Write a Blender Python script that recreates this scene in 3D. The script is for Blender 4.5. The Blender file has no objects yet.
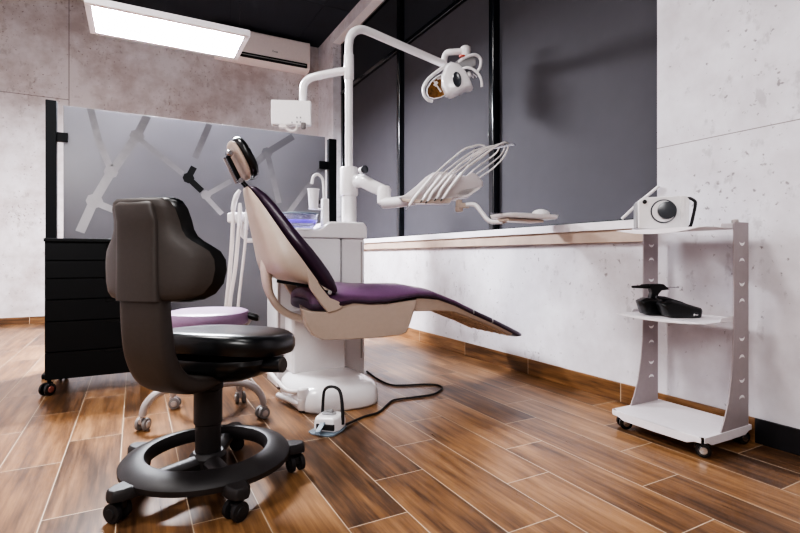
import bpy, bmesh, math, random
from mathutils import Vector, Matrix

random.seed(7)
SC = bpy.context.scene
COL = SC.collection
V = Vector

# ------------------------------------------------------------------ camera model
FPX, CX, HY, HZ = 491.0, 400.0, 256.0, 0.8
SY, CY = 0.475, 0.88


def ray(x, y):
    u = (x - CX) / FPX
    v = (HY - y) / FPX
    return V((SY + CY * u, CY - SY * u, v))


def PD(x, y, d):
    return V((0, 0, HZ)) + ray(x, y) * d


def PXp(x, y, X):
    r = ray(x, y)
    return V((0, 0, HZ)) + r * (X / r.x)


def PY(x, y, Y):
    r = ray(x, y)
    return V((0, 0, HZ)) + r * (Y / r.y)


def PZ(x, y, z=0.0):
    r = ray(x, y)
    return V((0, 0, HZ)) + r * ((z - HZ) / r.z)


# ------------------------------------------------------------------ materials
MATS = {}


def lin(c):
    return tuple((v / 12.92 if v <= 0.04045 else ((v + 0.055) / 1.055) ** 2.4) for v in [q / 255.0 for q in c])


def nodes_of(name):
    m = bpy.data.materials.new(name)
    m.use_nodes = True
    nt = m.node_tree
    b = next(n for n in nt.nodes if n.type == 'BSDF_PRINCIPLED')
    return m, nt, b


def mat(name, rgb, rough=0.5, metal=0.0, coat=0.0, spec=0.5, emit=None, es=0.0, noise=0.06, scale=40.0, bump=0.0, alpha=1.0, trans=0.0):
    m, nt, b = nodes_of(name)
    c = lin(rgb)
    N, L = nt.nodes, nt.links
    b.inputs['Roughness'].default_value = rough
    b.inputs['Metallic'].default_value = metal
    b.inputs['Coat Weight'].default_value = coat
    b.inputs['Coat Roughness'].default_value = 0.15
    b.inputs['Specular IOR Level'].default_value = spec
    b.inputs['Alpha'].default_value = alpha
    b.inputs['Transmission Weight'].default_value = trans
    tc = N.new('ShaderNodeTexCoord')
    nz = N.new('ShaderNodeTexNoise')
    nz.inputs['Scale'].default_value = scale
    nz.inputs['Detail'].default_value = 4
    L.new(tc.outputs['Object'], nz.inputs['Vector'])
    rp = N.new('ShaderNodeValToRGB')
    rp.color_ramp.elements[0].position = 0.3
    rp.color_ramp.elements[1].position = 0.7
    rp.color_ramp.elements[0].color = tuple(max(0, v * (1 - noise)) for v in c) + (1,)
    rp.color_ramp.elements[1].color = tuple(min(1, v * (1 + noise)) for v in c) + (1,)
    L.new(nz.outputs['Fac'], rp.inputs['Fac'])
    L.new(rp.outputs['Color'], b.inputs['Base Color'])
    if bump > 0:
        bp = N.new('ShaderNodeBump')
        bp.inputs['Strength'].default_value = bump
        bp.inputs['Distance'].default_value = 0.002
        n2 = N.new('ShaderNodeTexNoise')
        n2.inputs['Scale'].default_value = scale * 8
        L.new(tc.outputs['Object'], n2.inputs['Vector'])
        L.new(n2.outputs['Fac'], bp.inputs['Height'])
        L.new(bp.outputs['Normal'], b.inputs['Normal'])
    if emit:
        b.inputs['Emission Color'].default_value = lin(emit) + (1,)
        b.inputs['Emission Strength'].default_value = es
    MATS[name] = m
    return m


def mth(nt, op, a, b=None, c=None):
    n = nt.nodes.new('ShaderNodeMath')
    n.operation = op
    for i, q in enumerate((a, b, c)):
        if q is None:
            continue
        if isinstance(q, (int, float)):
            n.inputs[i].default_value = q
        else:
            nt.links.new(q, n.inputs[i])
    return n.outputs[0]


def mixc(nt, fac, a, b):
    n = nt.nodes.new('ShaderNodeMix')
    n.data_type = 'RGBA'
    for s, q in ((0, fac), (6, a), (7, b)):
        if isinstance(q, (int, float)):
            n.inputs[s].default_value = q
        elif isinstance(q, tuple):
            n.inputs[s].default_value = q + (1,) if len(q) == 3 else q
        else:
            nt.links.new(q, n.inputs[s])
    return n.outputs[2]


def ramp(nt, fac, stops):
    r = nt.nodes.new('ShaderNodeValToRGB')
    el = r.color_ramp.elements
    while len(el) < len(stops):
        el.new(0.5)
    for e, (p, c) in zip(el, stops):
        e.position = p
        e.color = c + (1,)
    nt.links.new(fac, r.inputs['Fac'])
    return r.outputs['Color']


def noise(nt, vec, scale, detail=4, rough=0.5, vscale=None):
    if vscale:
        mp = nt.nodes.new('ShaderNodeMapping')
        mp.inputs['Scale'].default_value = vscale
        nt.links.new(vec, mp.inputs['Vector'])
        vec = mp.outputs['Vector']
    n = nt.nodes.new('ShaderNodeTexNoise')
    n.inputs['Scale'].default_value = scale
    n.inputs['Detail'].default_value = detail
    n.inputs['Roughness'].default_value = rough
    nt.links.new(vec, n.inputs['Vector'])
    return n.outputs['Fac']


def plank_mat(name, W, LN, x0, y0, stag, swap=None, grout=(192, 174, 152), gw=0.0030, bright=1.0):
    """wood-look porcelain planks: long side along world Y, one-third stagger"""
    m, nt, b = nodes_of(name)
    g = nt.nodes.new('ShaderNodeNewGeometry')
    sx = nt.nodes.new('ShaderNodeSeparateXYZ')
    nt.links.new(g.outputs['Position'], sx.inputs[0])
    X, Y, Z = sx.outputs
    if swap:
        X, Y = swap(X, Y, Z)
    a = mth(nt, 'DIVIDE', mth(nt, 'SUBTRACT', X, x0), W)
    k = mth(nt, 'FLOOR', a)
    fx = mth(nt, 'SUBTRACT', a, k)
    yy = mth(nt, 'DIVIDE', mth(nt, 'SUBTRACT', mth(nt, 'SUBTRACT', Y, y0), mth(nt, 'MULTIPLY', k, stag)), LN)
    j = mth(nt, 'FLOOR', yy)
    fy = mth(nt, 'SUBTRACT', yy, j)
    ex = mth(nt, 'MULTIPLY', mth(nt, 'MINIMUM', fx, mth(nt, 'SUBTRACT', 1.0, fx)), W)
    ey = mth(nt, 'MULTIPLY', mth(nt, 'MINIMUM', fy, mth(nt, 'SUBTRACT', 1.0, fy)), LN)
    e = mth(nt, 'MINIMUM', ex, ey)
    gf = mth(nt, 'LESS_THAN', e, gw / 2)
    cb = nt.nodes.new('ShaderNodeCombineXYZ')
    nt.links.new(k, cb.inputs[0])
    nt.links.new(j, cb.inputs[1])
    wn = nt.nodes.new('ShaderNodeTexWhiteNoise')
    wn.noise_dimensions = '3D'
    nt.links.new(cb.outputs[0], wn.inputs['Vector'])
    rnd = wn.outputs['Value']
    # per plank shifted coordinates
    c2 = nt.nodes.new('ShaderNodeCombineXYZ')
    nt.links.new(mth(nt, 'ADD', X, mth(nt, 'MULTIPLY', rnd, 37.0)), c2.inputs[0])
    nt.links.new(mth(nt, 'ADD', Y, mth(nt, 'MULTIPLY', rnd, 91.0)), c2.inputs[1])
    vec = c2.outputs[0]
    big = noise(nt, vec, 1.0, 4, 0.6, (11, 1.5, 1))
    fine = noise(nt, vec, 1.0, 6, 0.65, (95, 3.5, 1))
    mid = noise(nt, vec, 1.0, 5, 0.6, (34, 2.2, 1))
    f = mth(nt, 'ADD', mth(nt, 'MULTIPLY', big, 0.45), mth(nt, 'MULTIPLY', mid, 0.38))
    f = mth(nt, 'ADD', f, mth(nt, 'MULTIPLY', fine, 0.22))
    f = mth(nt, 'ADD', f, mth(nt, 'MULTIPLY', mth(nt, 'SUBTRACT', rnd, 0.5), 0.13))
    q = lambda c: tuple(v * bright for v in lin(c))
    col = ramp(nt, f, [(0.32, q((46, 33, 24))), (0.43, q((86, 61, 42))), (0.54, q((126, 91, 60))), (0.66, q((158, 119, 82))), (0.8, q((184, 147, 108)))])
    col = mixc(nt, gf, col, q(grout))
    nt.links.new(col, b.inputs['Base Color'])
    rr = mth(nt, 'ADD', mth(nt, 'MULTIPLY', fine, 0.18), 0.22)
    rr = mth(nt, 'ADD', rr, mth(nt, 'MULTIPLY', gf, 0.4))
    nt.links.new(rr, b.inputs['Roughness'])
    b.inputs['Specular IOR Level'].default_value = 0.55
    bp = nt.nodes.new('ShaderNodeBump')
    bp.inputs['Strength'].default_value = 0.25
    bp.inputs['Distance'].default_value = 0.003
    h = mth(nt, 'SUBTRACT', mth(nt, 'MULTIPLY', fine, 0.25), mth(nt, 'MULTIPLY', gf, 1.0))
    nt.links.new(h, bp.inputs['Height'])
    nt.links.new(bp.outputs['Normal'], b.inputs['Normal'])
    MATS[name] = m
    return m


def concrete(name, base, dark, speck, amount, seams=()):
    """board-cast concrete: cloudy mottling, clustered pits, panel seams at fixed world lines"""
    m, nt, b = nodes_of(name)
    g = nt.nodes.new('ShaderNodeNewGeometry')
    pos = g.outputs['Position']
    sx = nt.nodes.new('ShaderNodeSeparateXYZ')
    nt.links.new(pos, sx.inputs[0])
    cloud = noise(nt, pos, 1.3, 6, 0.6)
    cloud2 = noise(nt, pos, 7.0, 5, 0.6)
    f = mth(nt, 'ADD', mth(nt, 'MULTIPLY', cloud, 0.7), mth(nt, 'MULTIPLY', cloud2, 0.3))
    col = ramp(nt, f, [(0.36, lin(dark)), (0.56, lin(base))])
    clus = noise(nt, pos, 2.2, 3, 0.5)
    pit = noise(nt, pos, 34.0, 3, 0.6)
    pit2 = noise(nt, pos, 1.0, 4, 0.6, (14, 14, 9))
    th = mth(nt, 'SUBTRACT', 0.88 - amount, mth(nt, 'MULTIPLY', clus, 0.30))
    p1 = mth(nt, 'MULTIPLY', mth(nt, 'SUBTRACT', pit, th), 14.0)
    p1 = mth(nt, 'MINIMUM', mth(nt, 'MAXIMUM', p1, 0.0), 1.0)
    p2 = mth(nt, 'MULTIPLY', mth(nt, 'SUBTRACT', pit2, mth(nt, 'SUBTRACT', 0.84 - amount, mth(nt, 'MULTIPLY', clus, 0.30))), 7.0)
    p2 = mth(nt, 'MINIMUM', mth(nt, 'MAXIMUM', p2, 0.0), 0.6)
    p = mth(nt, 'MAXIMUM', mth(nt, 'MULTIPLY', p1, 0.75), mth(nt, 'MULTIPLY', p2, 0.5))
    col = mixc(nt, p, col, lin(speck))
    for ax, val, w in seams:
        d = mth(nt, 'ABSOLUTE', mth(nt, 'SUBTRACT', sx.outputs[ax], val))
        s = mth(nt, 'MULTIPLY', mth(nt, 'LESS_THAN', d, w), 0.8)
        if name == 'concrete_back' and ax == 2:
            s = mth(nt, 'MULTIPLY', s, mth(nt, 'LESS_THAN', sx.outputs[0], seams[0][1]))
        col = mixc(nt, s, col, lin((120, 112, 109)))
    nt.links.new(col, b.inputs['Base Color'])
    b.inputs['Roughness'].default_value = 0.7
    b.inputs['Specular IOR Level'].default_value = 0.3
    bp = nt.nodes.new('ShaderNodeBump')
    bp.inputs['Strength'].default_value = 0.3
    bp.inputs['Distance'].default_value = 0.004
    nt.links.new(mth(nt, 'SUBTRACT', cloud2, p), bp.inputs['Height'])
    nt.links.new(bp.outputs['Normal'], b.inputs['Normal'])
    MATS[name] = m
    return m


# ------------------------------------------------------------------ mesh builder
def sg(x, e):
    return math.copysign(abs(x) ** e, x)


class MB:
    def __init__(s, T=None):
        s.v, s.f, s.mi = [], [], []
        s.T = T if T is not None else Matrix.Identity(4)
        s.m = 0

    def add(s, vs, fs):
        o = len(s.v)
        s.v += [s.T @ V(p) for p in vs]
        s.f += [tuple(i + o for i in f) for f in fs]
        s.mi += [s.m] * len(fs)
        return s

    def box(s, c, d, R=None):
        c = V(c)
        h = [q / 2 for q in d]
        vs = []
        for sz in (-1, 1):
            for sy in (-1, 1):
                for sx in (-1, 1):
                    p = V((sx * h[0], sy * h[1], sz * h[2]))
                    if R is not None:
                        p = R @ p
                    vs.append(c + p)
        return s.add(vs, [(0, 2, 3, 1), (4, 5, 7, 6), (0, 1, 5, 4), (2, 6, 7, 3), (0, 4, 6, 2), (1, 3, 7, 5)])

    def box2(s, a, b):
        a, b = V(a), V(b)
        return s.box((a + b) / 2, [abs(q) for q in (b - a)])

    def loft(s, rings, caps=True, closed=True):
        n = len(rings[0])
        vs = [p for r in rings for p in r]
        fs = []
        for i in range(len(rings) - 1):
            for j in range(n if closed else n - 1):
                k = (j + 1) % n
                fs.append((i * n + j, i * n + k, (i + 1) * n + k, (i + 1) * n + j))
        if caps:
            fs.append(tuple(range(n - 1, -1, -1)))
            o = (len(rings) - 1) * n
            fs.append(tuple(o + j for j in range(n)))
        return s.add(vs, fs)

    def tube(s, pts, r, n=12, caps=True, flat=1.0, up=None):
        pts = [V(p) for p in pts]
        rs = r if isinstance(r, (list, tuple)) else [r] * len(pts)
        rings = []
        nrm = None
        for i, p in enumerate(pts):
            t = (pts[min(i + 1, len(pts) - 1)] - pts[max(i - 1, 0)])
            if t.length < 1e-9:
                t = V((0, 0, 1))
            t.normalize()
            if nrm is None:
                ref = V(up) if up else (V((0, 0, 1)) if abs(t.z) < 0.9 else V((1, 0, 0)))
                nrm = (ref - t * ref.dot(t)).normalized()
            else:
                nrm = (nrm - t * nrm.dot(t)).normalized()
            bn = t.cross(nrm)
            rings.append([p + (nrm * math.cos(2 * math.pi * j / n) * rs[i] + bn * math.sin(2 * math.pi * j / n) * rs[i] * flat) for j in range(n)])
        return s.loft(rings, caps)

    def lathe(s, prof, c=(0, 0, 0), axis=(0, 0, 1), n=28, caps=True):
        c = V(c)
        ax = V(axis).normalized()
        ref = V((1, 0, 0)) if abs(ax.x) < 0.9 else V((0, 1, 0))
        e1 = (ref - ax * ref.dot(ax)).normalized()
        e2 = ax.cross(e1)
        rings = [[c + ax * z + (e1 * math.cos(2 * math.pi * j / n) + e2 * math.sin(2 * math.pi * j / n)) * r for j in range(n)] for r, z in prof]
        return s.loft(rings, caps)

    def prism(s, pts, off):
        """3D planar outline swept by a vector"""
        off = V(off)
        a = [V(p) for p in pts]
        return s.loft([a, [p + off for p in a]], True)

    def build(s, name, m, parent=None, bevel=0.0, seg=2, sub=0, ang=38, smooth=True):
        me = bpy.data.meshes.new(name)
        org = V((0, 0, 0))
        q = parent
        while q is not None:
            org += q.location
            q = q.parent
        me.from_pydata([tuple(p - org) for p in s.v], [], s.f)
        ms = m if isinstance(m, (list, tuple)) else [m]
        for k in ms:
            me.materials.append(MATS[k])
        for p, k in zip(me.polygons, s.mi):
            p.material_index = k
        bm = bmesh.new()
        bm.from_mesh(me)
        bmesh.ops.recalc_face_normals(bm, faces=bm.faces)
        bm.to_mesh(me)
        bm.free()
        if smooth:
            for p in me.polygons:
                p.use_smooth = True
            me.set_sharp_from_angle(angle=math.radians(ang))
        o = bpy.data.objects.new(name, me)
        COL.objects.link(o)
        if parent is not None:
            o.parent = parent
        if bevel > 0:
            b = o.modifiers.new('bev', 'BEVEL')
            b.width = bevel
            b.segments = seg
            b.limit_method = 'ANGLE'
            b.angle_limit = math.radians(35)
            b.harden_normals = True
        if sub:
            b = o.modifiers.new('sub', 'SUBSURF')
            b.levels = sub
            b.render_levels = sub
        return o


def tag(o, label=None, cat=None, group=None, kind=None):
    for k, v in (('label', label), ('category', cat), ('group', group), ('kind', kind)):
        if v:
            o[k] = v
    return o


def thing(name, loc, label, cat, group=None):
    o = bpy.data.objects.new(name, None)
    o.empty_display_size = 0.05
    COL.objects.link(o)
    o.location = loc
    return tag(o, label, cat, group)


def struct(o):
    o['kind'] = 'structure'
    return o


def catmull(pts, k=6):
    pts = [V(p) for p in pts]
    out = []
    for i in range(len(pts) - 1):
        p0, p1, p2, p3 = pts[max(i - 1, 0)], pts[i], pts[i + 1], pts[min(i + 2, len(pts) - 1)]
        for j in range(k):
            t = j / k
            out.append(0.5 * ((2 * p1) + (p2 - p0) * t + (2 * p0 - 5 * p1 + 4 * p2 - p3) * t * t + (3 * p1 - p0 - 3 * p2 + p3) * t ** 3))
    out.append(pts[-1])
    return out


def lerp(a, b, t):
    return a + (b - a) * t


# ------------------------------------------------------------------ palette
mat('white_plastic', (232, 229, 230), 0.35, coat=0.2, noise=0.015)
mat('white_gloss', (236, 234, 236), 0.18, coat=0.5, noise=0.012)
mat('white_paint', (226, 222, 226), 0.45, noise=0.02)
mat('cart_paint', (228, 223, 227), 0.4, noise=0.02)
mat('cart_paint_shaded', (166, 156, 158), 0.45, noise=0.03)  # grey is the side panels' shade, put into the cart paint
mat('slot_lit_wall', (252, 250, 252), 0.4, noise=0.0)  # white stands in for the lit wall behind the cutouts
mat('shell_beige', (190, 173, 160), 0.42, coat=0.15, noise=0.025)
mat('net_beige', (206, 184, 160), 0.6, noise=0.2, scale=60)
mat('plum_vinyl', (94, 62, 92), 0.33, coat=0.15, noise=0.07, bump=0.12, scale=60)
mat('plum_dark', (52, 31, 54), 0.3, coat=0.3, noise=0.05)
mat('mauve_vinyl', (156, 128, 160), 0.4, noise=0.04, bump=0.1, scale=60)
mat('black_vinyl', (14, 16, 19), 0.3, coat=0.25, noise=0.08, bump=0.1, scale=60)
mat('black_plastic', (16, 18, 21), 0.32, coat=0.3, noise=0.08)
mat('brown_plastic', (62, 56, 53), 0.5, noise=0.05, bump=0.15, scale=90)
mat('charcoal_plastic', (38, 35, 36), 0.48, noise=0.05, bump=0.12, scale=90)
mat('black_metal', (12, 16, 21), 0.5, spec=0.25, noise=0.06)
mat('frame_gloss', (16, 21, 27), 0.16, coat=0.6, noise=0.04)
mat('cabinet_black', (7, 12, 17), 0.45, spec=0.3, noise=0.06, scale=20)
mat('cabinet_gap', (4, 6, 8), 0.7, noise=0.02)
mat('grey_metal', (178, 170, 168), 0.38, metal=0.25, noise=0.03)
mat('steel', (200, 200, 204), 0.22, metal=1.0, noise=0.03)
mat('rose_metal', (150, 88, 78), 0.35, metal=0.3, noise=0.04)
mat('rubber_dark', (34, 33, 35), 0.55, noise=0.05)
mat('rubber_grey', (128, 124, 124), 0.5, noise=0.05)
mat('blind_grey', (68, 66, 72), 0.75, noise=0.035, scale=7, bump=0.05)
mat('blind_dark', (34, 37, 44), 0.75, noise=0.035, scale=7, bump=0.05)
mat('ceiling_black', (42, 48, 58), 0.75, noise=0.12, scale=2.0)
mat('sill_white', (238, 234, 238), 0.4, noise=0.02)
mat('sill_wood', (186, 166, 152), 0.6, noise=0.10, scale=9)
mat('hose_white', (226, 220, 218), 0.4, noise=0.02)
mat('hose_grey', (196, 190, 190), 0.35, noise=0.03)
mat('amber', (120, 84, 44), 0.2, coat=0.6, noise=0.45, scale=55)
mat('lens_dark', (62, 66, 72), 0.25, coat=0.5, noise=0.05)
mat('steel_blue', (120, 134, 146), 0.4, noise=0.03)
mat('grey_plastic', (150, 150, 152), 0.4, noise=0.03)
mat('ac_white', (232, 222, 220), 0.4, noise=0.02)
mat('etch_black', (12, 16, 20), 0.35, noise=0.05)
mat('purple_light', (120, 90, 225), 0.3, emit=(128, 90, 255), es=0.25, noise=0.02)
mat('bowl_glass', (206, 206, 222), 0.06, noise=0.01, trans=0.85)
mat('pane_glass', (90, 100, 110), 0.03, noise=0.01, trans=0.9)
mat('led', (255, 255, 255), 0.5, emit=(246, 248, 255), es=80.0, noise=0.0)
mat('paper_white', (236, 234, 236), 0.7, noise=0.02)
mat('red_mark', (205, 96, 80), 0.5, noise=0.02)
mat('skirting_dark_shaded', (30, 30, 34), 0.4, noise=0.15, scale=12)  # dark paint and cart shadow together in one colour
mat('head_grey', (206, 200, 202), 0.35, coat=0.2, noise=0.02)
mat('dim_wall', (150, 142, 138), 0.8, noise=0.08, scale=2)
plank_mat('floor_planks', 0.2, 0.72, -0.05, 2.06, 0.24)
plank_mat('skirting_planks', 0.6, 0.72, -0.3, 0.35, 0.0, swap=lambda X, Y, Z: (Z, Y), gw=0.004)
plank_mat('skirting_planks_back', 0.6, 0.72, -0.3, 0.35, 0.0, swap=lambda X, Y, Z: (Z, X), gw=0.004)
_xw = PY(69, 50, 7.15).x
_zw = PY(30, 95, 7.15).z
concrete('concrete_back', (212, 206, 208), (176, 164, 162), (122, 108, 103), 0.09, seams=((0, _xw, 0.005), (2, _zw, 0.004)))
_zr = PXp(656.4, 148.7, 2.35).z
concrete('concrete_right', (222, 220, 226), (198, 193, 198), (128, 120, 122), 0.07, seams=((2, _zr, 0.0022),))

# frosted glass: mostly diffuse white-grey body with light leaking through from behind
m, nt, b = nodes_of('frosted')
g = nt.nodes.new('ShaderNodeTexCoord')
nzf = noise(nt, g.outputs['Object'], 1.2, 3)
colf = ramp(nt, nzf, [(0.3, lin((136, 135, 140))), (0.7, lin((147, 146, 151)))])
nt.links.new(colf, b.inputs['Base Color'])
b.inputs['Roughness'].default_value = 0.22
tr = nt.nodes.new('ShaderNodeBsdfTranslucent')
nt.links.new(colf, tr.inputs['Color'])
mx = nt.nodes.new('ShaderNodeMixShader')
mx.inputs[0].default_value = 0.5
nt.links.new(b.outputs[0], mx.inputs[1])
nt.links.new(tr.outputs[0], mx.inputs[2])
nt.links.new(mx.outputs[0], next(n for n in nt.nodes if n.type == 'OUTPUT_MATERIAL').inputs['Surface'])
MATS['frosted'] = m

# printed film of the line pattern: grey at the top of the panel, fading to white lower down
m, nt, b = nodes_of('etch')
g = nt.nodes.new('ShaderNodeNewGeometry')
sx = nt.nodes.new('ShaderNodeSeparateXYZ')
nt.links.new(g.outputs['Position'], sx.inputs[0])
nz_ = noise(nt, g.outputs['Position'], 18, 4)
hgt = mth(nt, 'ADD', sx.outputs[2], mth(nt, 'MULTIPLY', mth(nt, 'SUBTRACT', nz_, 0.5), 0.22))
hgt = mth(nt, 'ADD', hgt, mth(nt, 'MULTIPLY', sx.outputs[0], 0.12))
cl_ = ramp(nt, mth(nt, 'MULTIPLY', hgt, 0.5), [(0.56, lin((178, 176, 181))), (0.90, lin((104, 103, 108)))])
nt.links.new(cl_, b.inputs['Base Color'])
b.inputs['Roughness'].default_value = 0.4
MATS['etch'] = m

# ------------------------------------------------------------------ the room
XR, YB, ZC = 2.35, 7.15, 3.96
XF = 2.45            # pier beyond the window
XL, YF = -2.6, -1.8
WY0, WY1 = 1.585, 6.52   # window opening along Y
WZ0, WZ1 = 0.95, 3.80
struct(MB().box2((XL - 0.1, YF - 0.1, -0.1), (2.9, YB + 0.1, 0)).build('floor', 'floor_planks', smooth=False))
cm = MB().box2((XL - 0.1, YF - 0.1, ZC), (2.9, YB + 0.1, ZC + 0.1))
for gy in (5.9, 4.1, 2.3, 0.5):
    cm.box2((XL, gy - 0.006, ZC - 0.004), (2.7, gy + 0.006, ZC + 0.01))
for gx in (-1.4, 0.35, 2.1):
    cm.box2((gx - 0.006, YF, ZC - 0.004), (gx + 0.006, YB, ZC + 0.01))
struct(cm.build('ceiling', 'ceiling_black', smooth=False))
struct(MB().box2((XL - 0.1, YB, 0), (2.9, YB + 0.12, ZC)).build('wall_back', 'concrete_back', smooth=False))
struct(MB().box2((XL - 0.12, YF, 0), (XL, YB, ZC)).build('wall_left', 'concrete_back', smooth=False))
struct(MB().box2((XL - 0.1, YF - 0.12, 0), (2.9, YF, ZC)).build('wall_front', 'dim_wall', smooth=False))
wr = MB()
wr.box2((XR, YF, 0), (2.85, WY0, ZC))                       # solid wall near the cart
wr.box2((XR, WY0, 0), (2.85, WY1, WZ0))                     # parapet below the sill
wr.box2((XR, WY1, 0), (2.85, YB, WZ0))
wr.box2((XF, WY1, WZ0), (2.85, YB, ZC))                     # pier
wr.box2((XF, WY0, WZ1), (2.85, WY1, ZC))                    # lintel
struct(wr.build('wall_right', 'concrete_right', smooth=False))

# skirting of the same wood-look tile, except the dark near piece
struct(MB().box2((XR - 0.012, 1.13, 0), (XR, YB - 0.012, 0.105)).build('baseboard_right', 'skirting_planks', bevel=0.002))
struct(MB().box2((XR - 0.012, YF, 0), (XR, 1.13, 0.105)).build('trim_3', 'skirting_dark_shaded', bevel=0.002))  # dark-painted piece, the cart's shadow also put into its colour
struct(MB().box2((XL, YB - 0.012, 0), (XR - 0.012, YB, 0.085)).build('baseboard_back', 'skirting_planks_back', bevel=0.002))
struct(MB().box2((XL, YF, 0), (XL + 0.012, YB - 0.012, 0.085)).build('baseboard_left', 'skirting_planks', bevel=0.002))

# windowsill: white slab on a raw wood edge
sill = MB()
sill.box2((2.305, WY0, 0.945), (2.66, WY1, 0.992))
tsl = struct(sill.build('trim_1', 'sill_white', bevel=0.003))
struct(MB().box2((2.32, WY0, 0.875), (2.349, WY1, 0.945)).build('trim_2', 'sill_wood', bevel=0.002))

struct(MB().box2((XF + 0.001, WY0, WZ1 - 0.008), (2.564, WY1, WZ1)).build('soffit_lit_board', 'sill_white', bevel=0.001))  # board added to put the soffit's lit look into its white

# window: glossy black frame, three bays, transom
win = bpy.data.objects.new('window_1', None)
COL.objects.link(win)
win.location = (2.62, (WY0 + WY1) / 2, 0.99)
win['kind'] = 'structure'
fm = MB()
xa, xb = 2.565, 2.65
fm.box2((xa, WY1 - 0.06, 0.992), (xb, WY1, WZ1)).box2((xa, WY0, 0.992), (xb, WY0 + 0.05, WZ1))
fm.box2((xa, WY0, WZ1 - 0.03), (xb, WY1, WZ1)).box2((xa + 0.02, WY0, 0.992), (xb, WY1, 1.012))
struct(fm.build('window_frame', 'frame_gloss', win, bevel=0.004))
MUL = (4.75, 3.15)
for y in MUL:
    struct(MB().box2((2.535, y - 0.032, 0.993), (xb, y + 0.032, WZ1)).build('mullion', 'frame_gloss', win, bevel=0.012, seg=3))
struct(MB().box2((2.560, WY0, 3.075), (xb, WY1, 3.125)).build('transom', 'frame_gloss', win, bevel=0.008))
struct(MB().box2((2.70, WY0, 0.99), (2.706, WY1, WZ1)).build('window_pane', 'pane_glass', win))

bays = [(MUL[0] + 0.034, WY1 - 0.062), (MUL[1] + 0.034, MUL[0] - 0.034), (WY0 + 0.052, MUL[1] - 0.034)]
bl = ['dark grey roller blind in the farthest window bay, behind the white pole', 'dark grey roller blind in the middle window bay, behind the operating lamp', 'dark grey roller blind in the wide nearest bay above the X-ray camera']
bu = ['near-black upper blind above the crossbar in the farthest window bay', 'near-black upper blind above the crossbar in the middle window bay', None]
for (y0, y1), lab, labu in zip(bays, bl, bu):
    t = thing('roller_blind', (2.61, (y0 + y1) / 2, 1.02), lab, 'blind', 'lower roller blinds')
    MB().box2((2.596, y0 + 0.004, 1.022), (2.599, y1 - 0.004, 3.073)).build('blind_fabric', 'blind_grey', t)
    MB().tube([(2.5975, y0 + 0.004, 1.018), (2.5975, y1 - 0.004, 1.018)], 0.006, 8).build('bottom_bar', 'black_metal', t)
    cz = 1.85
    cd = MB().tube([(2.585, y0 + 0.03 if lab is bl[2] else y0 + 0.05, 3.05), (2.585, y0 + 0.05, cz)], 0.0016, 6)
    co = cd.build('pull_cord', 'black_plastic', t)
    MB().lathe([(0.003, 0), (0.012, 0.008), (0.013, 0.05), (0.005, 0.07)], (2.585, y0 + 0.05, cz - 0.07), n=10).build('cord_weight', 'black_plastic', co)
    t2 = thing('upper_blind', (2.61, (y0 + y1) / 2, 3.13), labu or 'near-black upper blind above the crossbar in the nearest window bay', 'blind', 'upper roller blinds')
    MB().box2((2.596, y0 + 0.004, 3.128), (2.599, y1 - 0.004, WZ1 - 0.032)).build('blind_fabric', 'blind_dark', t2)

# thin white rod leaning on the sill behind the X-ray camera
pa, pb = PXp(622, 217, 2.29), PXp(659, 186, 2.335)
pa.z = 0.993 + 0.006
rod = MB().tube([pa, lerp(pa, pb, 0.5) + V((0.0, 0, 0.006)), pb], 0.008, 10).build('cord_cover', 'white_plastic')
tag(rod, 'thin white plastic rod slanting up from the windowsill behind the X-ray camera', 'rod')

# ------------------------------------------------------------------ ceiling light and air conditioner
LX0, LX1, LY0, LY1, LZ = -0.335, 0.875, 4.33, 4.92, 2.69
t = thing('pendant_light', ((LX0 + LX1) / 2, (LY0 + LY1) / 2, LZ), 'long rectangular white LED panel light hanging at upper left', 'light')
fr = MB()
fr.box2((LX0, LY0, LZ), (LX1, LY0 + 0.05, LZ + 0.055)).box2((LX0, LY1 - 0.05, LZ), (LX1, LY1, LZ + 0.055))
fr.box2((LX0, LY0 + 0.05, LZ), (LX0 + 0.05, LY1 - 0.05, LZ + 0.055)).box2((LX1 - 0.05, LY0 + 0.05, LZ), (LX1, LY1 - 0.05, LZ + 0.055))
fr.box2((LX0 + 0.05, LY0 + 0.05, LZ + 0.03), (LX1 - 0.05, LY1 - 0.05, LZ + 0.055))
fr.build('light_frame', 'white_paint', t, bevel=0.006)
MB().box2((LX0 + 0.05, LY0 + 0.05, LZ + 0.002), (LX1 - 0.05, LY1 - 0.05, LZ + 0.012)).build('diffuser', 'led', t)
for x in (LX0 + 0.08, LX1 - 0.08):
    for y in (LY0 + 0.06, LY1 - 0.06):
        w = MB().tube([(x, y, LZ + 0.055), (x, y, ZC)], 0.0018, 6).build('suspension_wire', 'steel', t)

ax0, ax1 = PY(214, 60, YB).x, PY(306, 60, YB).x
t = thing('air_conditioner', ((ax0 + ax1) / 2, YB, 3.5), 'white wall-mounted split air conditioner in the top back corner', 'air conditioner')
zb = PY(307, 76, YB).z
zt = PY(307, 48, YB).z
prof = [(0.0, zt), (-0.19, zt - 0.005), (-0.215, zt - 0.03), (-0.215, zb + 0.13), (-0.19, zb + 0.03), (-0.12, zb), (0, zb)]
MB().prism([(ax0, YB + y, z) for y, z in prof], (ax1 - ax0, 0, 0)).build('casing', 'ac_white', t, bevel=0.012, seg=3)
MB().box2((ax0 + 0.06, YB - 0.222, zb + 0.035), (ax1 - 0.05, YB - 0.17, zb + 0.095)).build('air_slot', 'cabinet_gap', t, bevel=0.006)
MB().box((((ax0 + ax1) / 2), YB - 0.224, zb + 0.064), (ax1 - ax0 - 0.14, 0.006, 0.012)).build('louver', 'grey_plastic', t)
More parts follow.
